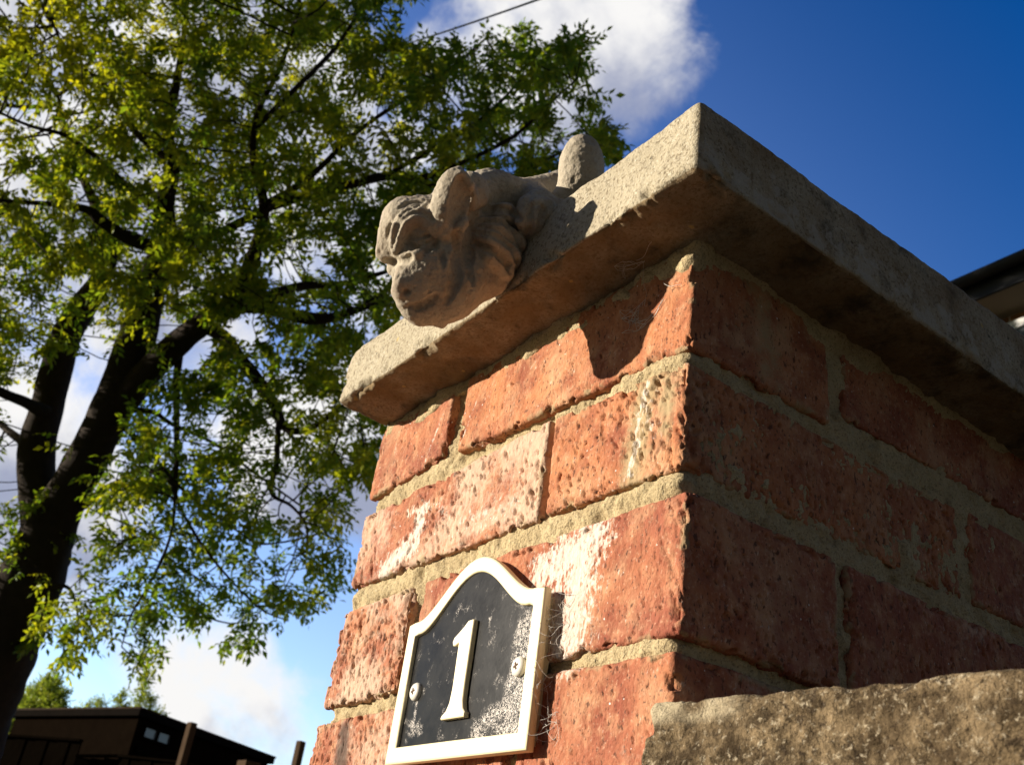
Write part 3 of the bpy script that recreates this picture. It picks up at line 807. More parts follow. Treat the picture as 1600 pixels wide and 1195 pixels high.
    N /= np.maximum(np.linalg.norm(N, axis=1)[:, None], 1e-9)
    V = V * mm
    hN = 0.0007 * fbm(V * 70, 3) + 0.0004 * fbm(V * 220 + 5, 2) + 0.0002 * perlin(V * 600) - 0.003 * np.clip(perlin(V * 170 + 9) - 0.48, 0, 1)
    V = V + N * hN[:, None]
    o = mk('gargoyle_statue', V, F, M_STATUE)
    base = np.array([-0.06, 0.0, 0.1055])
    me = o.data
    tag(o, 'grey brown stone gargoyle statue sprawled on the pillar coping with head hanging over the edge', 'statue')
gargoyle()

# ------------------------------------------------------------------ house number plaque
def plaque():
    T = thing('house_number_plaque', 'black and white arched house number plaque reading 1 screwed to the brick pillar', 'sign', (-0.15, 0.0, -0.19))
    x0, x1, zb, zs, zp = -0.2175, -0.0850, -0.1930, -0.1135, -0.0842
    cx = (x0 + x1) / 2
    def outline(inset):
        a, b = x0 + inset, x1 - inset
        pts = [(a, zb + inset), (b, zb + inset), (b, zs - inset * 0.9)]
        # right shoulder, cusp, arch, left shoulder
        rsh = 0.011 - inset * 0.45
        ar = (b - a) / 2 - rsh
        zt = zp - inset; zc = zs - inset * 0.9 + 0.001
        K = 26
        pts.append((b - rsh * 0.55, zc))
        for i in range(K + 1):
            u = 1 - 2 * i / K
            pts.append((cx + u * ar, zc + (zt - zc) * (0.5 + 0.5 * math.cos(math.pi * u)) ** 0.80))
        pts.append((a + rsh * 0.55, zc)); pts.append((a, zs - inset * 0.9))
        return np.array(pts)
    def ext(o, y0, y1):
        n = len(o)
        V = np.concatenate([np.stack([o[:, 0], np.full(n, y), o[:, 1]], 1) for y in (y0, y1)])
        return V, n
    out, inn = outline(0.0), outline(0.0090)
    n = len(out)
    y_f, y_p, y_b = -0.0088, -0.0062, 0.0015
    rings = [(outline(0.0035), y_b), (outline(0.0035), -0.0038), (out, -0.0042), (out, y_f + 0.0010), (outline(0.0006), y_f + 0.0004), (outline(0.0016), y_f), (outline(0.0078), y_f), (outline(0.0086), y_f + 0.0005), (inn, y_f + 0.0012), (inn, y_p + 0.0010)]
    V = np.concatenate([np.stack([o[:, 0], np.full(n, y), o[:, 1]], 1) for o, y in rings])
    a = np.arange(n); b = (a + 1) % n
    F = np.concatenate([np.stack([k * n + a, k * n + b, (k + 1) * n + b, (k + 1) * n + a], 1) for k in range(len(rings) - 1)])
    V[:, 1] += 0.0015 * 0
    o = mk('frame', V, F, M_WHITE, T, False)
    bm_e = o.modifiers.new('edge', 'WEIGHTED_NORMAL')
    # panel as a grid clipped to the inner outline
    gx = np.arange(x0 + 0.008, x1 - 0.008, 0.0008); gz = np.arange(zb + 0.008, zp, 0.0008)
    X, Z = np.meshgrid(gx, gz, indexing='ij')
    zi = np.interp(gx, inn[3:-2][::-1, 0], inn[3:-2][::-1, 1])
    top = np.interp(gx, [x0 + 0.0090, *inn[3:-1][::-1, 0], x1 - 0.0090], [zs - 0.0081, *inn[3:-1][::-1, 1], zs - 0.0081]) + 0.0008
    Zc = np.minimum(Z, top[:, None])
    V = np.stack([X.ravel(), y_p - 0.0011 * (1 - ((X.ravel() - cx) / 0.0565) ** 2), Zc.ravel()], 1)
    I, J = np.meshgrid(np.arange(len(gx) - 1), np.arange(len(gz) - 1), indexing='ij')
    w = len(gz); I = I.ravel(); J = J.ravel()
    F = np.stack([I * w + J, (I + 1) * w + J, (I + 1) * w + J + 1, I * w + J + 1], 1)
    F = F[(Zc[I, J + 1] - Zc[I, J] > 1e-5) | (Zc[I + 1, J + 1] - Zc[I + 1, J] > 1e-5)]
    s = np.maximum.reduce([0.68 * seg(V, (-99, -132), (-104, -178), 15), 0.62 * seg(V, (-100, -168), (-130, -180), 12), 0.52 * seg(V, (-203, -172), (-188, -177), 8),
                           0.50 * seg(V, (-197, -160), (-196, -170), 3), 0.30 * seg(V, (-165, -105), (-110, -125), 14), 0.45 * seg(V, (-170, -118), (-166, -112), 3), 0.40 * seg(V, (-134, -122), (-130, -138), 4),
                           np.full(len(V), 0.29)])
    mk('panel', V, F, M_PANEL, T, True, {'scuff': s})
    # the raised figure 1: flag, stem and splayed foot
    fig = np.array([(-160.2, -174.0), (-138.2, -174.0), (-138.0, -171.6), (-140.2, -169.6), (-141.6, -165.5), (-142.0, -158), (-142.2, -122.2), (-147.5, -122.2), (-150.5, -124.6), (-155.0, -127.4),
                    (-159.2, -129.8), (-160.4, -132.2), (-159.6, -134.4), (-157.6, -134.8), (-155.4, -133.9), (-154.0, -133.2), (-153.4, -158), (-154.2, -165.5), (-156.2, -169.4), (-160.0, -172.0)]) * mm
    k = len(fig)
    ctr = fig.mean(0)
    # bevelled front: rings
    def shrink(o, d):
        e = np.roll(o, -1, 0) - np.roll(o, 1, 0); nrm = np.stack([-e[:, 1], e[:, 0]], 1); nrm /= np.linalg.norm(nrm, axis=1)[:, None]
        return o + nrm * d
    fig[:, 0] -= 0.0022; fig[:, 1] += 0.0007
    rings = [(fig, y_p + 0.0008), (fig, -0.0098), (shrink(fig, 0.0005), -0.0102)]
    V = np.concatenate([np.stack([o[:, 0], np.full(k, y), o[:, 1]], 1) for o, y in rings])
    a = np.arange(k); b = (a + 1) % k
    F4 = np.concatenate([np.stack([q * k + a, q * k + b, (q + 1) * k + b, (q + 1) * k + a], 1) for q in range(2)])
    mk('numeral', V, [F4, np.array([2 * k + np.arange(k)])], M_WHITE, T, False)
    # pan head screws with a cross recess
    for sx, sz, rot in ((-0.1985, -0.1542, 12), (-0.1010, -0.1518, 20)):
        r = 0.0051; K = 28; ys_ = y_p - 0.0006; rr = [(r, y_p + 0.0008), (r, ys_ - 0.0008), (r * 0.86, ys_ - 0.0018), (r * 0.5, ys_ - 0.0023), (r * 0.05, ys_ - 0.0025)]
        an = np.arange(K) * 2 * math.pi / K
        V = np.concatenate([np.stack([sx + q * np.cos(an), np.full(K, y), sz + q * np.sin(an)], 1) for q, y in rr])
        a = np.arange(K); b = (a + 1) % K
        F4 = np.concatenate([np.stack([q * K + a, q * K + b, (q + 1) * K + b, (q + 1) * K + a], 1) for q in range(len(rr) - 1)])
        so = mk('screw', V, [F4, np.array([4 * K + np.arange(K)])], M_SCREW, T, True)
        cr = np.array([(-1, -3.2), (1, -3.2), (1, -1), (3.2, -1), (3.2, 1), (1, 1), (1, 3.2), (-1, 3.2), (-1, 1), (-3.2, 1), (-3.2, -1), (-1, -1)]) * 0.00058
        c_, s_ = math.cos(R_(rot)), math.sin(R_(rot)); cr = np.stack([cr[:, 0] * c_ - cr[:, 1] * s_, cr[:, 0] * s_ + cr[:, 1] * c_], 1)
        V = np.concatenate([np.stack([sx + cr[:, 0], np.full(12, y), sz + cr[:, 1]], 1) for y in (ys_ - 0.0012, ys_ - 0.00262)])
        a = np.arange(12); b = (a + 1) % 12
        cp = mk('cross_recess', V, [np.stack([a, b, 12 + b, 12 + a], 1), np.array([[12 + 0, 12 + 1, 12 + 2, 12 + 11], [12 + 2, 12 + 3, 12 + 4, 12 + 5], [12 + 5, 12 + 6, 12 + 7, 12 + 8], [12 + 8, 12 + 9, 12 + 10, 12 + 11], [12 + 2, 12 + 5, 12 + 8, 12 + 11]])], M_SLOT, None, False)
        cp.parent = so
plaque()

# ------------------------------------------------------------------ low garden wall with rough stone coping, butting on the pillar
def low_wall():
    az = R_(8.4)
    e1 = np.array([math.cos(az), math.sin(az), 0]); e2 = np.array([-math.sin(az), math.cos(az), 0])
    org = np.array([0.0075, -0.0255, 0.0])
    W_ = thing('low_wall', 'low garden wall with rough lichen covered stone coping butting against the brick pillar', 'wall', (0.9, 0.15, GZ))
    lo = np.array([0.0, 0.0, -0.282]); hi = np.array([0.62, 0.26, -0.1830])
    V, N, F, P = lattice(lo, hi, 0.0014, lambda P: 0.0022 + 0.0015 * (1 + perlin(P * 30)), lambda c: ((c[:, 0] < 0.22) & ((c[:, 1] < 0.02) | (c[:, 2] > -0.19) & (c[:, 1] < 0.06))) | (c[:, 0] < 0.0001))
    V2, N2, F2, P2 = lattice(lo + [0.215, 0.002, 0.002], [2.0, 0.26, -0.185], 0.012, 0.005)
    D = np.sort(np.minimum(P - lo, hi - P), axis=1)[:, 1]
    h = 0.0016 * fbm(V * 26, 3) + 0.0010 * fbm(V * 90 + 3, 3) + 0.0007 * fbm(V * 330, 2) - 0.003 * np.clip(fbm(V * 60 + 8, 2) - 0.3, 0, 0.8)
    h *= 1 - 0.55 * sstep(V[:, 2], -0.200, -0.184)
    h -= 0.0022 * sstep(fbm(V * 60 + 6, 3), 0.1, 0.6) * sstep(D, 0.008, 0.0)
    V = V + N * h[:, None]
    top = sstep(V[:, 2], -0.25, -0.183)
    V[:, 1] += 0.004 * top
    V[:, 2] += 0.0005 * top * sstep(V[:, 0], 0.045, 0.0)
    V[:, 0] += np.where(V[:, 2] > -0.196, 0.003, 0.0) * sstep(V[:, 0], 0.02, 0) + 0.003 * perlin(V * 60) * sstep(V[:, 0], 0.01, 0)
    fresh = 0.9 * sstep(fbm(V * 55 + 6, 2), -0.45, 0.3) * sstep(V[:, 2], -0.1935, -0.1885) * sstep(V[:, 0], 0.052, 0.03)
    V2 = V2 + N2 * (0.003 * fbm(V2 * 26, 3))[:, None]
    def tr(Q): return org + Q[:, :1] * e1 + Q[:, 1:2] * e2 + np.array([0, 0, 1.0]) * (Q[:, 2:] + 0.018 * Q[:, :1])
    Va, Fa, Aa = join([(tr(V), F, {'fresh': fresh}), (tr(V2), F2, {'fresh': np.zeros(len(V2))})])
    mk('coping_stone', Va, Fa, M_SLAB, W_, True, Aa)
    parts = []
    for k in range(13):
        z1 = -0.2835 - k * 0.078
        for j in range(9):
            a = 0.01 + j * 0.225 - (0.11 if k % 2 else 0); b = a + 0.215
            a = max(a, 0.01)
            if z1 - 0.068 < GZ: continue
            Vb, Fb, _ = prism(org + e1 * a + e2 * 0.03 + np.array([0, 0, z1 - 0.068]), e1 * (b - a), e2 * 0.2, np.array([0, 0, 0.068]))
            parts.append((Vb, Fb, {'tone': np.full(8, random.random()), 'lime': np.full(8, .2), 'dark': np.full(8, .2), 'paint': np.zeros(8), 'moss': np.full(8, .2)}))
    Vb, Fb, Ab = join(parts)
    bevel(mk('brickwork', Vb, Fb, M_BRICK, W_, False, Ab), 0.004)
    Vm, Fm, _ = prism(org + e1 * 0.012 + e2 * 0.036 + np.array([0, 0, GZ - 0.05]), e1 * 1.93, e2 * 0.188, np.array([0, 0, -0.284 - GZ + 0.05]))
    mk('mortar', Vm, Fm, M_MORTAR, W_, False)
low_wall()

# ------------------------------------------------------------------ leaves
def leaf_templates(nt, seed, leaflet=0.052, n_leaf=7):
    """compound leaves: folded leaflets along a drooping midrib. returns list of (V, F)"""
    r = np.random.default_rng(seed); out = []
    for _ in range(nt):
        Vs, Fs, n = [], [], 0
        L = leaflet * 2.4
        for k in range(n_leaf):
            t = 0.25 + 0.75 * (k // 2 * 2) / (n_leaf - 1)
            side = 0 if k == n_leaf - 1 else (1 if k % 2 else -1)
            base = np.array([L * t, 0, -0.25 * L * t * t])
            yaw = side * r.uniform(0.8, 1.25) + r.normal(0, .12); droop = r.uniform(-0.75, 0.05)
            d = np.array([math.cos(yaw) * math.cos(droop), math.sin(yaw) * math.cos(droop), math.sin(droop)])
            l = leaflet * r.uniform(0.75, 1.2); w = l * r.uniform(0.20, 0.28)
            s = np.cross(d, [0, 0, 1]); s /= np.linalg.norm(s); u = np.cross(s, d)
            roll = r.normal(0, .5); s = s * math.cos(roll) + u * math.sin(roll)
            P = [base, base + d * l * .45 + s * w + u * .12 * w, base + d * l - u * .15 * l, base + d * l * .45 - s * w + u * .12 * w]
            Vs += P; Fs.append([n, n + 1, n + 2, n + 3]); n += 4
        out.append((np.array(Vs), np.array(Fs)))
    return out
def scatter_leaves(pos, outward, tmpl, r, scale=(0.8, 1.2), tint=None):
    Vs, Fs, T, n = [], [], [], 0
    which = r.integers(0, len(tmpl), len(pos))
    for k, (tv, tf) in enumerate(tmpl):
        P = pos[which == k]; O = outward[which == k]
        if not len(P): continue
        m = len(P)
        X = O + r.normal(0, 0.55, (m, 3)); X[:, 2] -= 0.15; X /= np.linalg.norm(X, axis=1)[:, None]
        U = np.array([0, 0, 1.0]) + r.normal(0, 0.35, (m, 3))
        Y = np.cross(U, X); Y /= np.linalg.norm(Y, axis=1)[:, None]; Z = np.cross(X, Y)
        s = r.uniform(*scale, m)[:, None, None]
        V = P[:, None] + s * (tv[None, :, :1] * X[:, None] + tv[None, :, 1:2] * Y[:, None] + tv[None, :, 2:] * Z[:, None])
        Vs.append(V.reshape(-1, 3)); Fs.append((tf[None] + (np.arange(m) * len(tv))[:, None, None] + n).reshape(-1, 4)); n += m * len(tv)
        ti = (tint[which == k] if tint is not None else r.uniform(0, 1, m))[:, None] + r.normal(0, .12, (m, len(tv) // 4))
        T.append(np.repeat(np.clip(ti, 0, 1), 4, axis=1).ravel())
    return np.concatenate(Vs), np.concatenate(Fs), np.concatenate(T)

def in_poly(x, y, poly):
    p = np.array(poly, float); c = np.zeros(len(x), bool); j = len(p) - 1
    for i in range(len(p)):
        cond = ((p[i, 1] > y) != (p[j, 1] > y)) & (x < (p[j, 0] - p[i, 0]) * (y - p[i, 1]) / (p[j, 1] - p[i, 1] + 1e-12) + p[i, 0])
        c ^= cond; j = i
    return c

# ------------------------------------------------------------------ the big tree
def big_tree():
    r = np.random.default_rng(21)
    # limbs: (view px, py, width px, distance) turned into real points and radii
    def L(pts, d0, d1):
        n = len(pts); P, R2 = [], []
        for i, (x, y, w) in enumerate(pts):
            d = d0 + (d1 - d0) * i / (n - 1); P.append(at(x, y, d)); R2.append(0.5 * w * d / FPX)
        return smooth_path(P, R2, 6)
    trunk_px = [(-84, 1262, 120), (-62, 1190, 115), (-32, 1100, 110), (6, 1000, 104), (48, 905, 100), (73, 835, 85), (84, 785, 80)]
    P, R1 = L(trunk_px, 8.0, 8.0)
    foot = P[0] + (P[0] - P[8]) / np.linalg.norm(P[0] - P[8]) * 0.6; foot[2] = GZ - 0.1; foot = np.array([P[0][0] - 0.12, P[0][1] - 0.35, GZ - 0.1])
    P, R1 = smooth_path([foot, (foot + P[0]) / 2 + [0.03, 0, 0], *P[::3]], [0.55, 0.40, *R1[::3]], 4)
    limbs = [(P, R1)]
    for pts, a, b in [
        ([(72, 830, 74), (58, 765, 56), (58, 700, 54), (72, 640, 50), (88, 580, 48), (104, 525, 46), (130, 478, 42), (156, 440, 34), (170, 395, 26), (160, 345, 20), (135, 290, 14), (110, 230, 9), (90, 150, 5)], 8.0, 9.2),
        ([(76, 830, 80), (108, 766, 62), (142, 706, 62), (166, 655, 66), (190, 600, 62), (210, 540, 58), (228, 480, 50), (242, 430, 44), (258, 380, 38), (256, 325, 30), (268, 268, 24), (262, 200, 18), (278, 120, 12), (290, 30, 7), (300, -80, 5)], 8.0, 7.5),
        ([(180, 640, 50), (215, 598, 46), (255, 558, 42), (300, 518, 38), (340, 490, 34), (385, 475, 28), (440, 488, 20), (490, 500, 16), (545, 488, 12), (600, 470, 8), (680, 440, 5)], 7.9, 6.7),
        ([(325, 512, 22), (352, 528, 21), (376, 560, 20), (405, 598, 19), (430, 635, 17), (446, 668, 15), (480, 671, 11), (530, 640, 8), (575, 610, 4)], 7.5, 6.9),
        ([(436, 655, 10), (434, 690, 9), (432, 730, 7), (424, 770, 6), (455, 790, 5), (478, 820, 4), (480, 860, 3)], 7.1, 6.6),
        ([(355, 485, 26), (427, 461, 17), (468, 447, 13), (535, 443, 10), (620, 420, 6)], 7.5, 8.3),
        ([(345, 492, 30), (372, 450, 26), (390, 415, 22), (403, 375, 19), (412, 320, 15), (396, 250, 12), (402, 180, 9), (440, 100, 6), (470, 10, 4)], 7.5, 7.0),
        ([(440, 488, 16), (521, 495, 12), (575, 474, 9), (640, 430, 6), (730, 380, 4)], 7.2, 7.9),
        ([(250, 392, 26), (192, 368, 20), (158, 345, 16), (135, 327, 13), (68, 318, 9), (0, 313, 7), (-120, 290, 4)], 7.8, 7.0),
        ([(250, 385, 28), (300, 372, 20), (339, 366, 16), (420, 325, 13), (500, 300, 14), (551, 288, 14), (601, 276, 13), (650, 280, 11), (720, 255, 8), (800, 215, 6), (850, 170, 5), (900, 125, 3)], 7.7, 6.9),
        ([(256, 335, 14), (200, 291, 10), (171, 266, 9), (138, 236, 8), (100, 211, 7), (50, 198, 6), (0, 176, 5), (-100, 120, 3)], 7.7, 6.9),
        ([(264, 250, 14), (213, 208, 11), (180, 160, 9), (155, 125, 8), (110, 95, 6), (80, 30, 4)], 7.6, 7.9),
        ([(400, 200, 10), (450, 150, 8), (520, 80, 7), (560, 20, 5), (600, -60, 3)], 7.1, 7.6),
        ([(415, 320, 12), (480, 280, 10), (560, 205, 8), (640, 150, 6), (700, 110, 5), (760, 60, 3)], 7.2, 8.0),
        ([(600, 277, 9), (680, 230, 8), (760, 180, 6), (820, 120, 4), (870, 80, 3)], 7.2, 7.6),
        ([(640, 281, 9), (740, 300, 7), (830, 260, 5), (910, 225, 4), (965, 215, 3)], 7.1, 7.3),
        ([(132, 790, 12), (160, 766, 10), (185, 753, 9), (228, 736, 8), (261, 744, 7), (285, 800, 5), (330, 870, 4), (400, 945, 3), (450, 970, 2)], 7.9, 6.9),
        ([(190, 665, 10), (217, 690, 7), (239, 712, 6), (280, 760, 5), (330, 800, 4), (400, 850, 3)], 7.8, 7.2),
        ([(200, 640, 10), (239, 644, 8), (272, 664, 7), (330, 690, 5), (400, 740, 4), (470, 790, 3)], 7.8, 8.4),
        ([(282, 535, 14), (276, 600, 11), (276, 660, 9), (275, 740, 8), (268, 830, 5), (240, 900, 4), (205, 960, 3), (190, 1010, 2)], 7.7, 7.2),
        ([(72, 645, 24), (38, 628, 18), (0, 612, 15), (-60, 580, 11), (-140, 500, 7)], 8.1, 7.4),
        ([(58, 705, 16), (22, 680, 12), (-10, 655, 9), (-80, 620, 6)], 8.1, 8.8),
        ([(60, 930, 14), (100, 915, 6), (118, 940, 4), (122, 985, 3), (120, 1010, 2)], 7.8, 7.5)]:
        limbs.append(L(pts, a, b))
    # attractors: where the crown carries leaves
    dense = [(-420, -420), (560, -320), (640, -30), (700, 70), (765, 48), (830, 58), (905, 58), (938, 105), (912, 160), (980, 222), (940, 262), (800, 330), (660, 440), (600, 530), (480, 560), (350, 470), (260, 520), (120, 520), (0, 600), (-80, 740), (-420, 760)]
    low = [(225, 600), (340, 540), (520, 560), (610, 640), (580, 745), (545, 830), (532, 905), (505, 955), (440, 982), (375, 1005), (300, 975), (215, 960), (160, 880), (150, 780), (190, 690)]
    def sample(poly, n, d0, d1, wfun=None):
        p = np.array(poly); x = r.uniform(p[:, 0].min(), p[:, 0].max(), n * 4); y = r.uniform(p[:, 1].min(), p[:, 1].max(), n * 4)
        k = in_poly(x, y, poly)
        if wfun is not None: k &= r.uniform(0, 1, len(x)) < wfun(x, y)
        x, y = x[k][:n], y[k][:n]
        d = r.uniform(d0, d1, len(x))
        return np.array([at(a, b, c) for a, b, c in zip(x, y, d)])
    def holes(x, y):
        P = np.stack([x / 70, y / 70, x * 0], 1)
        w = 0.25 + 0.95 * sstep(fbm(P + 3, 2), -0.35, 0.35)
        for cx, cy, rx, ry in ((70, 130, 45, 30), (95, 210, 45, 30), (350, 470, 40, 25), (150, 480, 40, 40), (60, 480, 60, 40), (545, 145, 30, 20), (660, 30, 40, 30), (330, 80, 15, 25), (570, 340, 40, 20), (395, 545, 40, 30), (30, 560, 60, 40), (620, 165, 20, 15)):
            w = w * (1 - 0.85 * np.exp(-((x - cx) / rx) ** 2 - ((y - cy) / ry) ** 2))
        return w
    def lowd(x, y):
        return 0.28 + 0.9 * sstep(fbm(np.stack([x / 60, y / 60, x * 0], 1) + 8, 2), -0.1, 0.4)
    A = [sample(dense, 3300, 6.1, 9.9, holes), sample(low, 430, 6.5, 8.6, lowd),
         sample([(62, 925), (140, 930), (150, 1000), (100, 1030), (62, 1000)], 26, 7.3, 7.9), sample([(165, 960), (250, 930), (245, 1010), (180, 1045), (160, 1030)], 34, 7.0, 7.4),
         sample([(-60, 730), (30, 770), (40, 850), (0, 900), (-80, 880)], 30, 7.0, 9.0), sample([(520, 560), (610, 640), (580, 745), (520, 700)], 90, 6.3, 7.5)]
    A = np.concatenate(A)
    # space colonisation from the limbs
    nodes, par = [], []
    for li, (P, R1) in enumerate(limbs):
        seglen = np.linalg.norm(P[1:] - P[:-1], axis=1)
        s = 0 if li else 12
        for i in range(s, len(P)):
            nodes.append(P[i]); par.append(-1)
    n_limb = len(nodes)
    nodes = np.array(nodes); par = list(par); nl = [v for v in nodes]
    near = np.full(len(A), -1); dist = np.full(len(A), 1e9)
    for i in range(0, len(A), 500):
        dd = np.linalg.norm(A[i:i + 500, None] - nodes[None], axis=2); near[i:i + 500] = dd.argmin(1); dist[i:i + 500] = dd.min(1)
    alive = np.ones(len(A), bool); step = 0.11; kill = 0.13
    for it in range(90):
        idx = np.where(alive)[0]
        if not len(idx): break
        tgt = np.unique(near[idx]); NP = np.array(nl)
        dirs = A[idx] - NP[near[idx]]; dirs /= np.maximum(dist[idx], 1e-6)[:, None]
        acc = np.zeros((len(nl), 3)); np.add.at(acc, near[idx], dirs)
        acc = acc[tgt] + r.normal(0, 0.18, (len(tgt), 3)); acc /= np.maximum(np.linalg.norm(acc, axis=1)[:, None], 1e-6)
        new = NP[tgt] + step * acc
        base = len(nl)
        for q, tq in zip(new, tgt): nl.append(q); par.append(int(tq))
        dd = np.linalg.norm(A[idx][:, None] - new[None], axis=2)
        k = dd.argmin(1); dm = dd.min(1); better = dm < dist[idx]
        near[idx[better]] = base + k[better]; dist[idx[better]] = dm[better]
        alive &= dist > kill
    N = np.array(nl); n = len(N)
    kids = [[] for _ in range(n)]
    for i in range(n_limb, n): kids[par[i]].append(i)
    rad = np.zeros(n)
    for i in range(n - 1, n_limb - 1, -1):
        rad[i] = max(0.0042, sum(rad[c] ** 2.6 for c in kids[i]) ** (1 / 2.6)) if kids[i] else 0.0042
    rad = np.minimum(rad, 0.032)
    parts = []
    for li, (P, R1) in enumerate(limbs):
        V, F = sweep(P, R1, 20 if li < 4 else 9)
        if li < 4:
            c = np.repeat(P, 20, axis=0); d = V - c
            V = c + d * (1 + 0.10 * fbm(V * np.array([5, 5, 1.6]), 3) + 0.05 * perlin(V * np.array([22, 22, 5])))[:, None]
        else:
            c = np.repeat(P, 9, axis=0); V = c + (V - c) * (1 + 0.22 * fbm(V * 4, 2))[:, None]
        parts.append((V, F, {}))
    used = np.zeros(n, bool)
    for tip in sorted((i for i in range(n_limb, n) if not kids[i]), key=lambda i: -i):
        ch = [tip]
        while par[ch[-1]] >= 0 and not used[ch[-1]]:
            used[ch[-1]] = True; ch.append(par[ch[-1]])
        if len(ch) < 2: continue
        ch = ch[::-1]
        P = N[ch]; R2 = np.array([rad[c] if c >= n_limb else rad[ch[1]] * 1.15 for c in ch])
        if R2[0] > R2[1] * 1.3: R2[0] = R2[1] * 1.1
        if len(P) > 2: P[1:-1] = 0.5 * P[1:-1] + 0.25 * (P[:-2] + P[2:])
        V, F = sweep(P, R2, 5 if R2[0] > 0.012 else 4)
        parts.append((V, F, {}))
    T = thing('tree', 'big broadleaf tree with forked dark trunk and fresh yellow green leaves behind the pillar', 'tree', foot + [0, 0, 0.1])
    V, F, _ = join(parts)
    mk('trunk', V, F, M_BARK, T)
    # leaves hang in tufts on the young twigs
    deg = np.array([len(k) for k in kids])
    tw = np.arange(n_limb, n); young = tw[rad[tw] < 0.0135]
    wt = np.where(deg[young] == 0, 20, np.where(r.uniform(0, 1, len(young)) < 0.34, 6, 0))
    clump = fbm(N[young] * np.array([1.7, 1.7, 1.9]) + 4, 2)
    wt = np.where(clump < -0.2, wt * (r.uniform(0, 1, len(young)) < 0.25), wt)
    depthpx = (N[young] - CAM) @ FW; pyy = 597.5 - FPX * ((N[young] - CAM) @ UP) / depthpx
    wt = np.where((pyy > 620) & (deg[young] == 0), 11, wt); wt = np.where((pyy > 620) & (deg[young] > 0), (r.uniform(0, 1, len(young)) < 0.22) * 3, wt)
    src = np.repeat(young, wt)
    pdir = N[src] - N[np.array(par)[src]]; pdir /= np.maximum(np.linalg.norm(pdir, axis=1)[:, None], 1e-6)
    pos = N[src] + r.normal(0, 0.032, (len(src), 3))
    outer = sstep((pos - N[:n_limb].mean(0)) @ np.array([-0.35, -0.55, 0.76]), 0.3, 3.4)      # sunlit brightness put into the tint of upper sunward leaves, yellow like young growth
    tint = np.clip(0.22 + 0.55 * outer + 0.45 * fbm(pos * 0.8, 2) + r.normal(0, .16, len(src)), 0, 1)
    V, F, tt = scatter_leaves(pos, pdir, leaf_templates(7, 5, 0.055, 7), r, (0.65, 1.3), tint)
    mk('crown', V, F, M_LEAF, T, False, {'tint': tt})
    print('tree nodes', n, 'leaves', len(F))
big_tree()

# ------------------------------------------------------------------ trees beyond the flat roof
def far_tree(name, label, px, d, top_py, halfw_px, nb, n_leaf, upright, seed, spread=0.09):
    r = np.random.default_rng(seed)
    b = at(px, 1100, d); base = np.array([b[0], b[1], GZ])
    T = thing(name, label, 'tree', base)
    zt = at(px, top_py, d)[2]; H = zt - GZ; hw = halfw_px * d / FPX
    hor = RT.copy(); hor[2] = 0; hor /= np.linalg.norm(hor); dep = np.array([-hor[1], hor[0], 0])
    parts = []; pos = []; dirs = []
    V, F = sweep(*smooth_path([base - [0, 0, .1], base + [0, 0, H * .3], base + hor * .1 + [0, 0, H * .55]], [0.16, 0.12, 0.09], 4), 8); parts.append((V, F, {}))
    fork = base + hor * .1 + np.array([0, 0, H * .5])
    for k in range(nb):
        a = (k + 0.5) / nb * 2 - 1
        tip = base + hor * hw * a * r.uniform(.9, 1.05) + dep * r.normal(0, hw * .5) + np.array([0, 0, H * (1 - upright * abs(a) ** 1.3 * 0.55) * r.uniform(.93, 1.0)])
        mid = (fork * .45 + tip * .55) + hor * hw * a * .25 - np.array([0, 0, .12 * H * abs(a)])
        P, R2 = smooth_path([fork, mid, tip], [0.06, 0.03, 0.008], 7)
        V, F = sweep(P, R2, 5); parts.append((V, F, {}))
        t = r.uniform(.25, 1.02, n_leaf)
        q = np.array([np.interp(t * (len(P) - 1), np.arange(len(P)), P[:, c]) for c in range(3)]).T
        pos.append(q + r.normal(0, 1, (n_leaf, 3)) * (spread * hw * 3 * (1.25 - t))[:, None]); dirs.append(np.tile((tip - mid) / np.linalg.norm(tip - mid), (n_leaf, 1)))
    V, F, _ = join(parts); mk('trunk', V, F, M_BARK, T)
    pos = np.concatenate(pos); dirs = np.concatenate(dirs)
    V, F, tt = scatter_leaves(pos, dirs, leaf_templates(5, seed + 1, 0.085, 7), r, (0.7, 1.2))
    mk('crown', V, F, M_LEAF2, T, False, {'tint': tt})
far_tree('tree', 'bushy light green tree rising behind the left end of the dark flat roof', 56, 25.0, 1046, 66, 11, 620, 0.35, 61, 0.14)
far_tree('tree', 'sparse young tree with long leafy shoots above the corner of the dark flat roof', 214, 27.0, 1040, 66, 7, 300, 0.55, 62, 0.05)
far_tree('tree', 'low green tree top just showing over the middle of the dark flat roof', 135, 27.0, 1096, 36, 6, 200, 0.3, 64, 0.10)

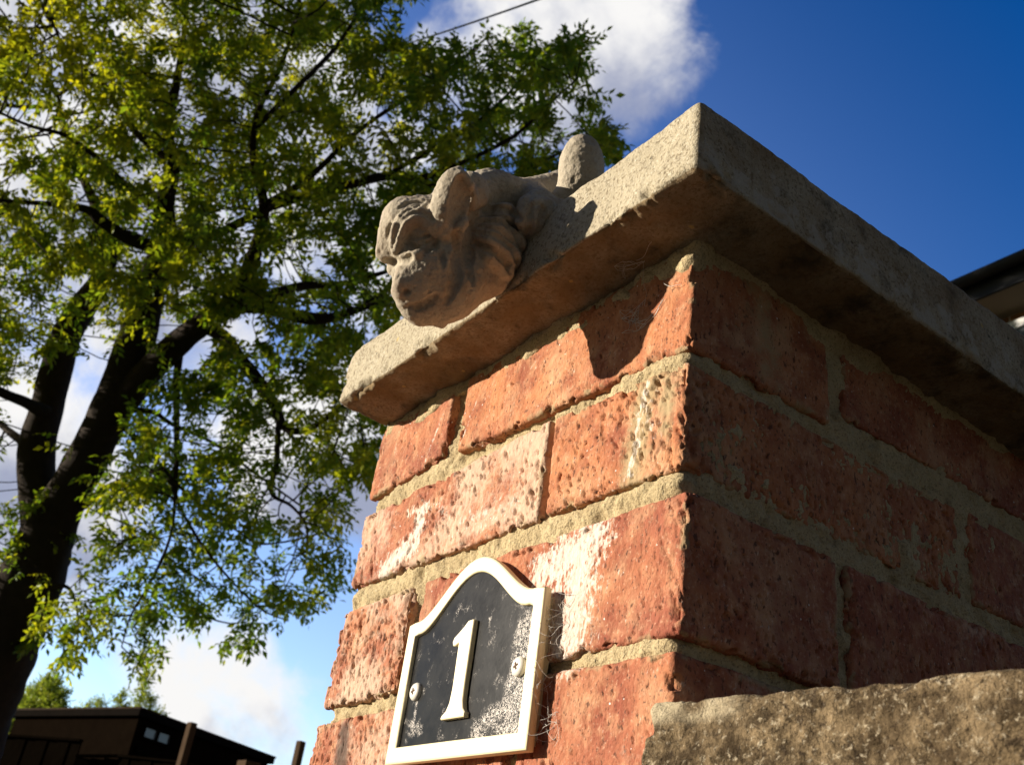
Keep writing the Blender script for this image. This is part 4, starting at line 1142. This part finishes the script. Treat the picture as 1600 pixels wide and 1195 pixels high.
# ------------------------------------------------------------------ dark flat roofed building
def flat_building():
    d = 18.0
    K = at(221, 1107, d); zt = K[2]
    def roof_pt(px, py): v = ray(px, py); return CAM + v * ((zt - CAM[2]) / v[2])
    A = roof_pt(28, 1109.5); B = roof_pt(421, 1181)
    K[2] = A[2] = B[2] = 0
    ea = A - K; eb = B - K; Zv = np.array([0, 0, 1.0])
    ua = ea / np.linalg.norm(ea); ub = eb / np.linalg.norm(eb)
    T = thing('outbuilding', 'dark timber clad outbuilding with flat felt roof behind the garden fence', 'building', (*(K + ea / 2 + eb / 2)[:2], GZ))
    V, F, _ = prism(K + Zv * GZ, ea, eb, Zv * (zt - 0.14 - GZ)); 
    t = NT('dark_board_cladding', 1.0, 0.0)
    wv = t.n.new('ShaderNodeTexWave'); wv.wave_type = 'BANDS'; wv.bands_direction = 'Z'; wv.wave_profile = 'SAW'
    t._set(wv, {'Vector': t.tc, 'Scale': 1.1, 'Distortion': 0.0})
    t.color(t.mix(t.noise(5, 4, 0.6), (0.0040, 0.0026, 0.0018), (0.009, 0.006, 0.0038))); t.bump(wv.outputs['Fac'], 0.02, 0.6); t.bump(t.noise(30, 4), 0.006, 0.5)
    mk('wall', V, F, t.out(), T, False)
    V, F, _ = prism(K - ua * .10 - ub * .10 + Zv * (zt - 0.138), ea + ua * .2, eb + ub * .2, Zv * 0.138)
    bevel(mk('roof', V, F, M_FELT, T, False), 0.02)
    V, F, _ = join([prism(K - ua * .112 - ub * .112 + Zv * (zt - 0.02), ea + ua * .224, ub * .03, Zv * 0.034), prism(K - ua * .112 - ub * .08 + Zv * (zt - 0.02), ua * .03, eb + ub * .19, Zv * 0.034)])
    mk('roof_trim', V, F, M_RAIL, T, False)
    # window in the right hand face
    nrm = -ua
    def on_face(px, py):
        v = ray(px, py); n_ = np.cross(ub, Zv); tt = ((K - CAM) @ n_) / (v @ n_); return CAM + v * tt
    for (x0, y0, x1, y1), nm in (((224, 1133, 264, 1166), 'window'), ((212, 1166, 236, 1184), 'window')):
        p0 = on_face(x0, y0); p1 = on_face(x1, y1)
        s0 = (p0 - K) @ ub; s1 = (p1 - K) @ ub; z0 = on_face((x0 + x1) / 2, y1 - 4)[2]; z1 = on_face((x0 + x1) / 2, y0 + 3)[2]
        s0, s1 = sorted((s0, s1)); fw = 0.05
        o_ = K + nrm * 0.003
        pr = []
        for (sa, sb, za, zb_) in ((s0, s1, z0, z0 + fw), (s0, s1, z1 - fw, z1), (s0, s0 + fw, z0 + fw, z1 - fw), (s1 - fw, s1, z0 + fw, z1 - fw), ((s0 + s1) / 2 - fw / 2, (s0 + s1) / 2 + fw / 2, z0 + fw, z1 - fw)):
            pr.append(prism(o_ + ub * sa + Zv * za, ub * (sb - sa), nrm * 0.05, Zv * (zb_ - za)))
        V, F, _ = join(pr); w_ = mk(nm, V, F, M_TIMBER, T, False)
        V, F, _ = prism(o_ + ub * (s0 + fw) + Zv * (z0 + fw), ub * (s1 - s0 - 2 * fw), nrm * 0.012, Zv * (z1 - z0 - 2 * fw))
        g = mk('pane', V, F, M_GLASS, None, False); g.parent = w_; 
flat_building()

# ------------------------------------------------------------------ garden fence: boards and tall posts
def fence():
    d = 9.6
    def pt(px, py, dd=d): return at(px, py, dd)
    Zv = np.array([0, 0, 1.0])
    a = pt(-40, 1142, 10.3); b = pt(127, 1153, 9.9); c = pt(186, 1177, 9.8); e = pt(292, 1188, 9.5); g = pt(470, 1240, 9.2)
    T = thing('fence', 'dark wooden garden fence with tall thin posts below the outbuilding', 'fence', (c[0], c[1], GZ))
    r = np.random.default_rng(5)
    def panel(p, q, drop=0):
        w = q - p; Ln = np.linalg.norm(w[:2]); n = max(2, int(Ln / 0.13)); u = w / n
        nb = np.array([-w[1], w[0], 0]); nb /= np.linalg.norm(nb)
        pr = []
        for k in range(n):
            o_ = p + u * k; top = o_[2] - 0.03 + r.normal(0, .004); o_ = np.array([o_[0], o_[1], GZ - 0.05])
            uu = np.array([u[0], u[1], 0])
            pr.append(prism(o_ + uu * .04 + nb * (0.008 if k % 2 else 0), uu * 0.99, nb * 0.018, Zv * (top - GZ + 0.05)))
        V, F, _ = join(pr); mk('panel', V, F, M_TIMBER, T, False)
        V, F, _ = prism(p - nb * 0.02 - Zv * 0.028, w, nb * 0.06, Zv * 0.022); mk('capping_rail', V, F, M_TIMBER, T, False)
    panel(a, b); panel(b + (c - b) * 0.02 - Zv * 0.14, c); panel(c, e); panel(e + (g - e) * .03, g)
    for px, py, w_, dd, nm in ((300, 1128, 0.065, 9.4, 'post'), (470, 1157, 0.060, 9.1, 'post'), (389, 1189, 0.15, 8.8, 'post')):
        p = pt(px, py, dd)
        V, F, _ = prism(np.array([p[0] - w_ / 2, p[1] - w_ / 2, GZ - .1]), np.array([w_, 0.02, 0]), np.array([-0.02, w_, 0]), Zv * (p[2] - GZ + .1))
        bevel(mk(nm, V, F, M_POST, T, False), 0.006)
fence()

# ------------------------------------------------------------------ parked car (only its roof corner shows)
def car():
    p = at(47, 1189, 4.5); top = p[2]
    ux = RT.copy(); ux[2] = 0; ux /= np.linalg.norm(ux); uy = np.array([-ux[1], ux[0], 0])
    t = NT('dark_blue_car_paint', 0.25, 0.5); t.color(t.mix(t.noise(3, 2), (0.010, 0.014, 0.045), (0.014, 0.018, 0.055))); t.b.inputs['Coat Weight'].default_value = 0.6
    M_P = t.out()
    H = top - GZ
    o = np.array([p[0], p[1], GZ]) + uy * 0.78
    T = thing('parked_car', 'dark blue parked car with only its roof corner showing at the lower left', 'car', o + ux * 1.2)
    def station(prof, half):           # prof: list of (along, height); loft across the width with tumblehome
        n = len(prof); rows = []
        for s, k in ((-1, 0.90), (-0.93, 0.985), (0, 1.0), (0.93, 0.985), (1, 0.90)):
            rows.append([o + ux * a + uy * s * (half(h) if callable(half) else half) + np.array([0, 0, h * (k if h > 0.6 else 1.0)]) for a, h in prof])
        V = np.array(rows).reshape(-1, 3); F = []
        for i in range(len(rows) - 1):
            for j in range(n): F.append([i * n + j, i * n + (j + 1) % n, (i + 1) * n + (j + 1) % n, (i + 1) * n + j])
        return V, [np.array(F), np.array([list(range(n))[::-1]]), np.array([[4 * n + j for j in range(n)]])]
    hw = lambda h: 0.86 - 0.24 * max(0.0, (h - 0.85 * H * 0.72) / (H * 0.4))
    body = [(-0.62, .28), (-0.66, .55), (-0.62, .80), (-0.40, .95), (-0.10, H * .93), (0.06, H * .985), (0.35, H), (1.0, H * .995), (1.6, H * .96), (2.15, .98), (3.0, .86), (3.28, .70), (3.32, .40), (3.25, .25)]
    V, F = station(body, hw)
    b_ = mk('body', V, F, M_P, T, True); s_ = b_.modifiers.new('sub', 'SUBSURF'); s_.levels = s_.render_levels = 2
    for s in (-1, 1):
        gl = [(0.05, .98), (0.18, H * .90), (1.25, H * .915), (1.85, .98)]
        V = np.array([o + ux * a + uy * s * (hw(h) + 0.012) + np.array([0, 0, h * (0.97 if h > 1.1 else 1)]) for a, h in gl] + [o + ux * a + uy * s * (hw(h) - 0.01) + np.array([0, 0, h * (0.97 if h > 1.1 else 1)]) for a, h in gl])
        mk('side_window', V, [np.array([[0, 1, 2, 3], [7, 6, 5, 4]]), np.array([[k, (k + 1) % 4, 4 + (k + 1) % 4, 4 + k] for k in range(4)])], M_GLASS, T, False)
        for a in (0.05, 2.6):
            pr = []; an = np.arange(24) * 2 * math.pi / 24
            rings = [(0.30, -0.09), (0.31, -0.07), (0.31, 0.07), (0.30, 0.09), (0.2, 0.10), (0.19, 0.06), (0.02, 0.07)]
            V = np.concatenate([o + ux * a + uy * s * 0.76 + np.array([0, 0, 0.31]) + rr * (np.cos(an)[:, None] * ux + np.sin(an)[:, None] * np.array([0, 0, 1.0])) + uy * s * w_ for rr, w_ in rings])
            q = np.arange(24); q2 = (q + 1) % 24
            mk('wheel', V, np.concatenate([np.stack([k * 24 + q, k * 24 + q2, (k + 1) * 24 + q2, (k + 1) * 24 + q], 1) for k in range(len(rings) - 1)]), M_CABLE, T, True)
    for s in (-0.62, 0.62):
        V, F, _ = prism(o + ux * 3.20 + uy * (s - 0.12) + np.array([0, 0, .60]), ux * .10, uy * .24, np.array([0, 0, .12])); bevel(mk('headlight', V, F, M_FRAME, T, False), .02)
car()

# ------------------------------------------------------------------ house behind on the right: eaves, soffit, upper window
def house():
    T = thing('house', 'brick house with dark tiled eaves, black gutter and tan soffit behind the pillar', 'house', (-4.0, 9.0, GZ))
    x0, x1, yf = -6.4, -1.7, 6.35
    V, F, _ = box((x0 + .3, yf, GZ), (x1 - .3, yf + 6, 4.57))
    t = NT('house_brick', 0.9, 0.2)
    br = t.n.new('ShaderNodeTexBrick'); mp = t.n.new('ShaderNodeMapping'); mp.inputs['Rotation'].default_value = (R_(90), 0, 0); t.l.new(t.tc, mp.inputs[0]); t.l.new(mp.outputs[0], br.inputs['Vector'])
    for k, v in {'Scale': 1.0, 'Mortar Size': 0.008, 'Brick Width': 0.225, 'Row Height': 0.075}.items(): br.inputs[k].default_value = v
    br.inputs['Color1'].default_value = (0.24, 0.115, 0.05, 1); br.inputs['Color2'].default_value = (0.19, 0.085, 0.04, 1); br.inputs['Mortar'].default_value = (0.4, 0.33, 0.22, 1)
    t.color(br.outputs['Color']); t.bump(t.noise(120, 3), 0.003, 0.6)
    mk('wall', V, F, t.out(), T, False)
    tan = mat_plain('tan_soffit_board', (0.26, 0.20, 0.135), 0.7, 0.3, ((0.30, 0.235, 0.16), 4, 0.001))
    V, F, _ = box((x0, 6.02, 4.575), (x1, yf + 0.05, 4.60)); mk('soffit', V, F, tan, T, False)
    V, F, _ = box((x0, 5.995, 4.575), (x1, 6.018, 4.74)); mk('fascia', V, F, M_CABLE, T, False)
    # half round gutter
    an = np.linspace(math.pi, 2 * math.pi, 13); rr = 0.058
    prof = np.concatenate([np.stack([5.93 + rr * np.cos(an), 4.745 + rr * np.sin(an)], 1), np.stack([5.93 + (rr - .006) * np.cos(an[::-1]), 4.745 + (rr - .006) * np.sin(an[::-1])], 1)])
    n = len(prof); V = np.concatenate([np.stack([np.full(n, x), prof[:, 0], prof[:, 1]], 1) for x in (x0, x1)])
    a = np.arange(n); b = (a + 1) % n
    mk('gutter', V, np.stack([a, b, n + b, n + a], 1), M_CABLE, T, False)
    # tiled roof: overlapping courses with slightly uneven tiles
    r = np.random.default_rng(3); pr = []
    for k in range(22):
        y = 5.94 + k * 0.24; z_ = 4.765 + k * 0.155
        for j in range(46):
            x = x0 - .05 + j * 0.2635 + (0.13 if k % 2 else 0) - .13
            pr.append(prism(np.array([x, y + r.normal(0, .006), z_ + r.normal(0, .004)]), np.array([0.258, 0, 0]), np.array([0, 0.31, 0.185]), np.array([0, -0.009, 0.018])))
    V, F, _ = join(pr); t = NT('dark_roof_tiles', 0.85, 0.2); t.color(t.mix(t.noise(3, 4), (0.030, 0.024, 0.022), (0.055, 0.045, 0.04))); t.bump(t.noise(60, 4), .004, .6)
    rf = mk('roof', V, F, t.out(), T, False)
    V = np.array([(x0, 6.0, 4.77), (x1, 6.0, 4.77), (x1, 11.25, 8.16), (x0, 11.25, 8.16), (x0, 12.6, 4.77), (x1, 12.6, 4.77)]); 
    mk('gable', V, [np.array([[3, 2, 5, 4], [0, 4, 5, 1]]), np.array([[0, 3, 4], [1, 5, 2]])], M_FELT, T, False)
    for wx in (-5.7, -3.35):
        wz0, wz1, w_ = 3.15, 4.485, 1.15; pr = []
        for (a_, b_, c_, d_) in ((wx, wx + w_, wz0, wz0 + .07), (wx, wx + w_, wz1 - .07, wz1), (wx, wx + .07, wz0 + .07, wz1 - .07), (wx + w_ - .07, wx + w_, wz0 + .07, wz1 - .07), (wx + w_ / 2 - .03, wx + w_ / 2 + .03, wz0 + .07, wz1 - .07)):
            pr.append(box((a_, yf - .045, c_), (b_, yf - .003, d_)))
        V, F, _ = join(pr); w2 = mk('window', V, F, M_FRAME, T, False)
        V, F, _ = box((wx + .07, yf - .02, wz0 + .07), (wx + w_ - .07, yf - .008, wz1 - .07)); mk('pane', V, F, M_GLASS, None, False).parent = w2
    V, F, _ = box((-4.4, yf - .05, GZ), (-3.5, yf - .003, GZ + 2.05)); d_ = mk('door', V, F, M_FRAME, T, False)
    V, F, _ = box((-3.64, yf - .11, GZ + .98), (-3.56, yf - .052, GZ + 1.02)); mk('handle', V, F, M_CABLE, None, False).parent = d_
house()

# ------------------------------------------------------------------ overhead cable
def cable():
    A = at(1010, -62, 5.5); B = at(470, 112, 15.0); P = []
    for s in np.linspace(-0.15, 1, 40):
        q = A + (B - A) * s; q[2] -= 0.10 * 4 * s * (1 - s); P.append(q)
    V, F = sweep(np.array(P), np.full(40, 0.0075), 8)
    o = mk('overhead_cable', V, F, M_CABLE); tag(o, 'thin black overhead cable crossing the sky above the tree', 'cable')
cable()

# ------------------------------------------------------------------ cobwebs
def cobweb(name, label, anchors, nodes, nseg, rad, seed):
    r = np.random.default_rng(seed)
    pts = np.array(anchors); parts = []
    used = [p for p in pts]
    for k in range(nseg):
        i = r.integers(0, len(used)); j = r.integers(0, len(used))
        a, b = used[i], used[j]
        if np.linalg.norm(a - b) < 0.002 or np.linalg.norm(a - b) > nodes: continue
        m = (a + b) / 2 + r.normal(0, 0.0012, 3) + [0, 0, -0.10 * np.linalg.norm(a - b)]
        P, R2 = smooth_path([a, a * .6 + m * .4 + r.normal(0, .0005, 3), m, b * .6 + m * .4 + r.normal(0, .0005, 3), b], np.full(5, rad * r.uniform(.6, 1.3)), 3)
        V, F = sweep(P, R2, 3); parts.append((V, F, {}))
        if r.uniform() < 0.55: used.append(m)
    V, F, _ = join(parts)
    o = mk(name, V, F, M_WEB); tag(o, label, 'cobweb')
def surf_pts():
    r = np.random.default_rng(8)
    # under the front right corner of the coping: soffit above, brick face below
    up = [np.array([x, -y, 0.0606]) for x, y in zip(r.uniform(-0.055, -0.004, 16), r.uniform(0.004, 0.024, 16))]
    dn = [np.array([x, -0.0016, z]) for x, z in zip(r.uniform(-0.058, -0.006, 16), r.uniform(0.022, 0.055, 16))]
    cobweb('cobweb', 'wispy pale cobweb strands under the front corner of the pillar coping', up + dn, 0.021, 170, 0.00011, 4)
    pl = [np.array([-0.0848, -y, z]) for y, z in zip(r.uniform(0.001, 0.011, 26), r.uniform(-0.193, -0.115, 26))]
    wl_ = [np.array([x, -0.0012, z]) for x, z in zip(r.uniform(-0.083, -0.070, 26), r.uniform(-0.20, -0.118, 26))]
    cobweb('cobweb', 'fine grey cobweb strung along the right edge of the house number plaque', pl + wl_, 0.015, 260, 0.00010, 5)
surf_pts()
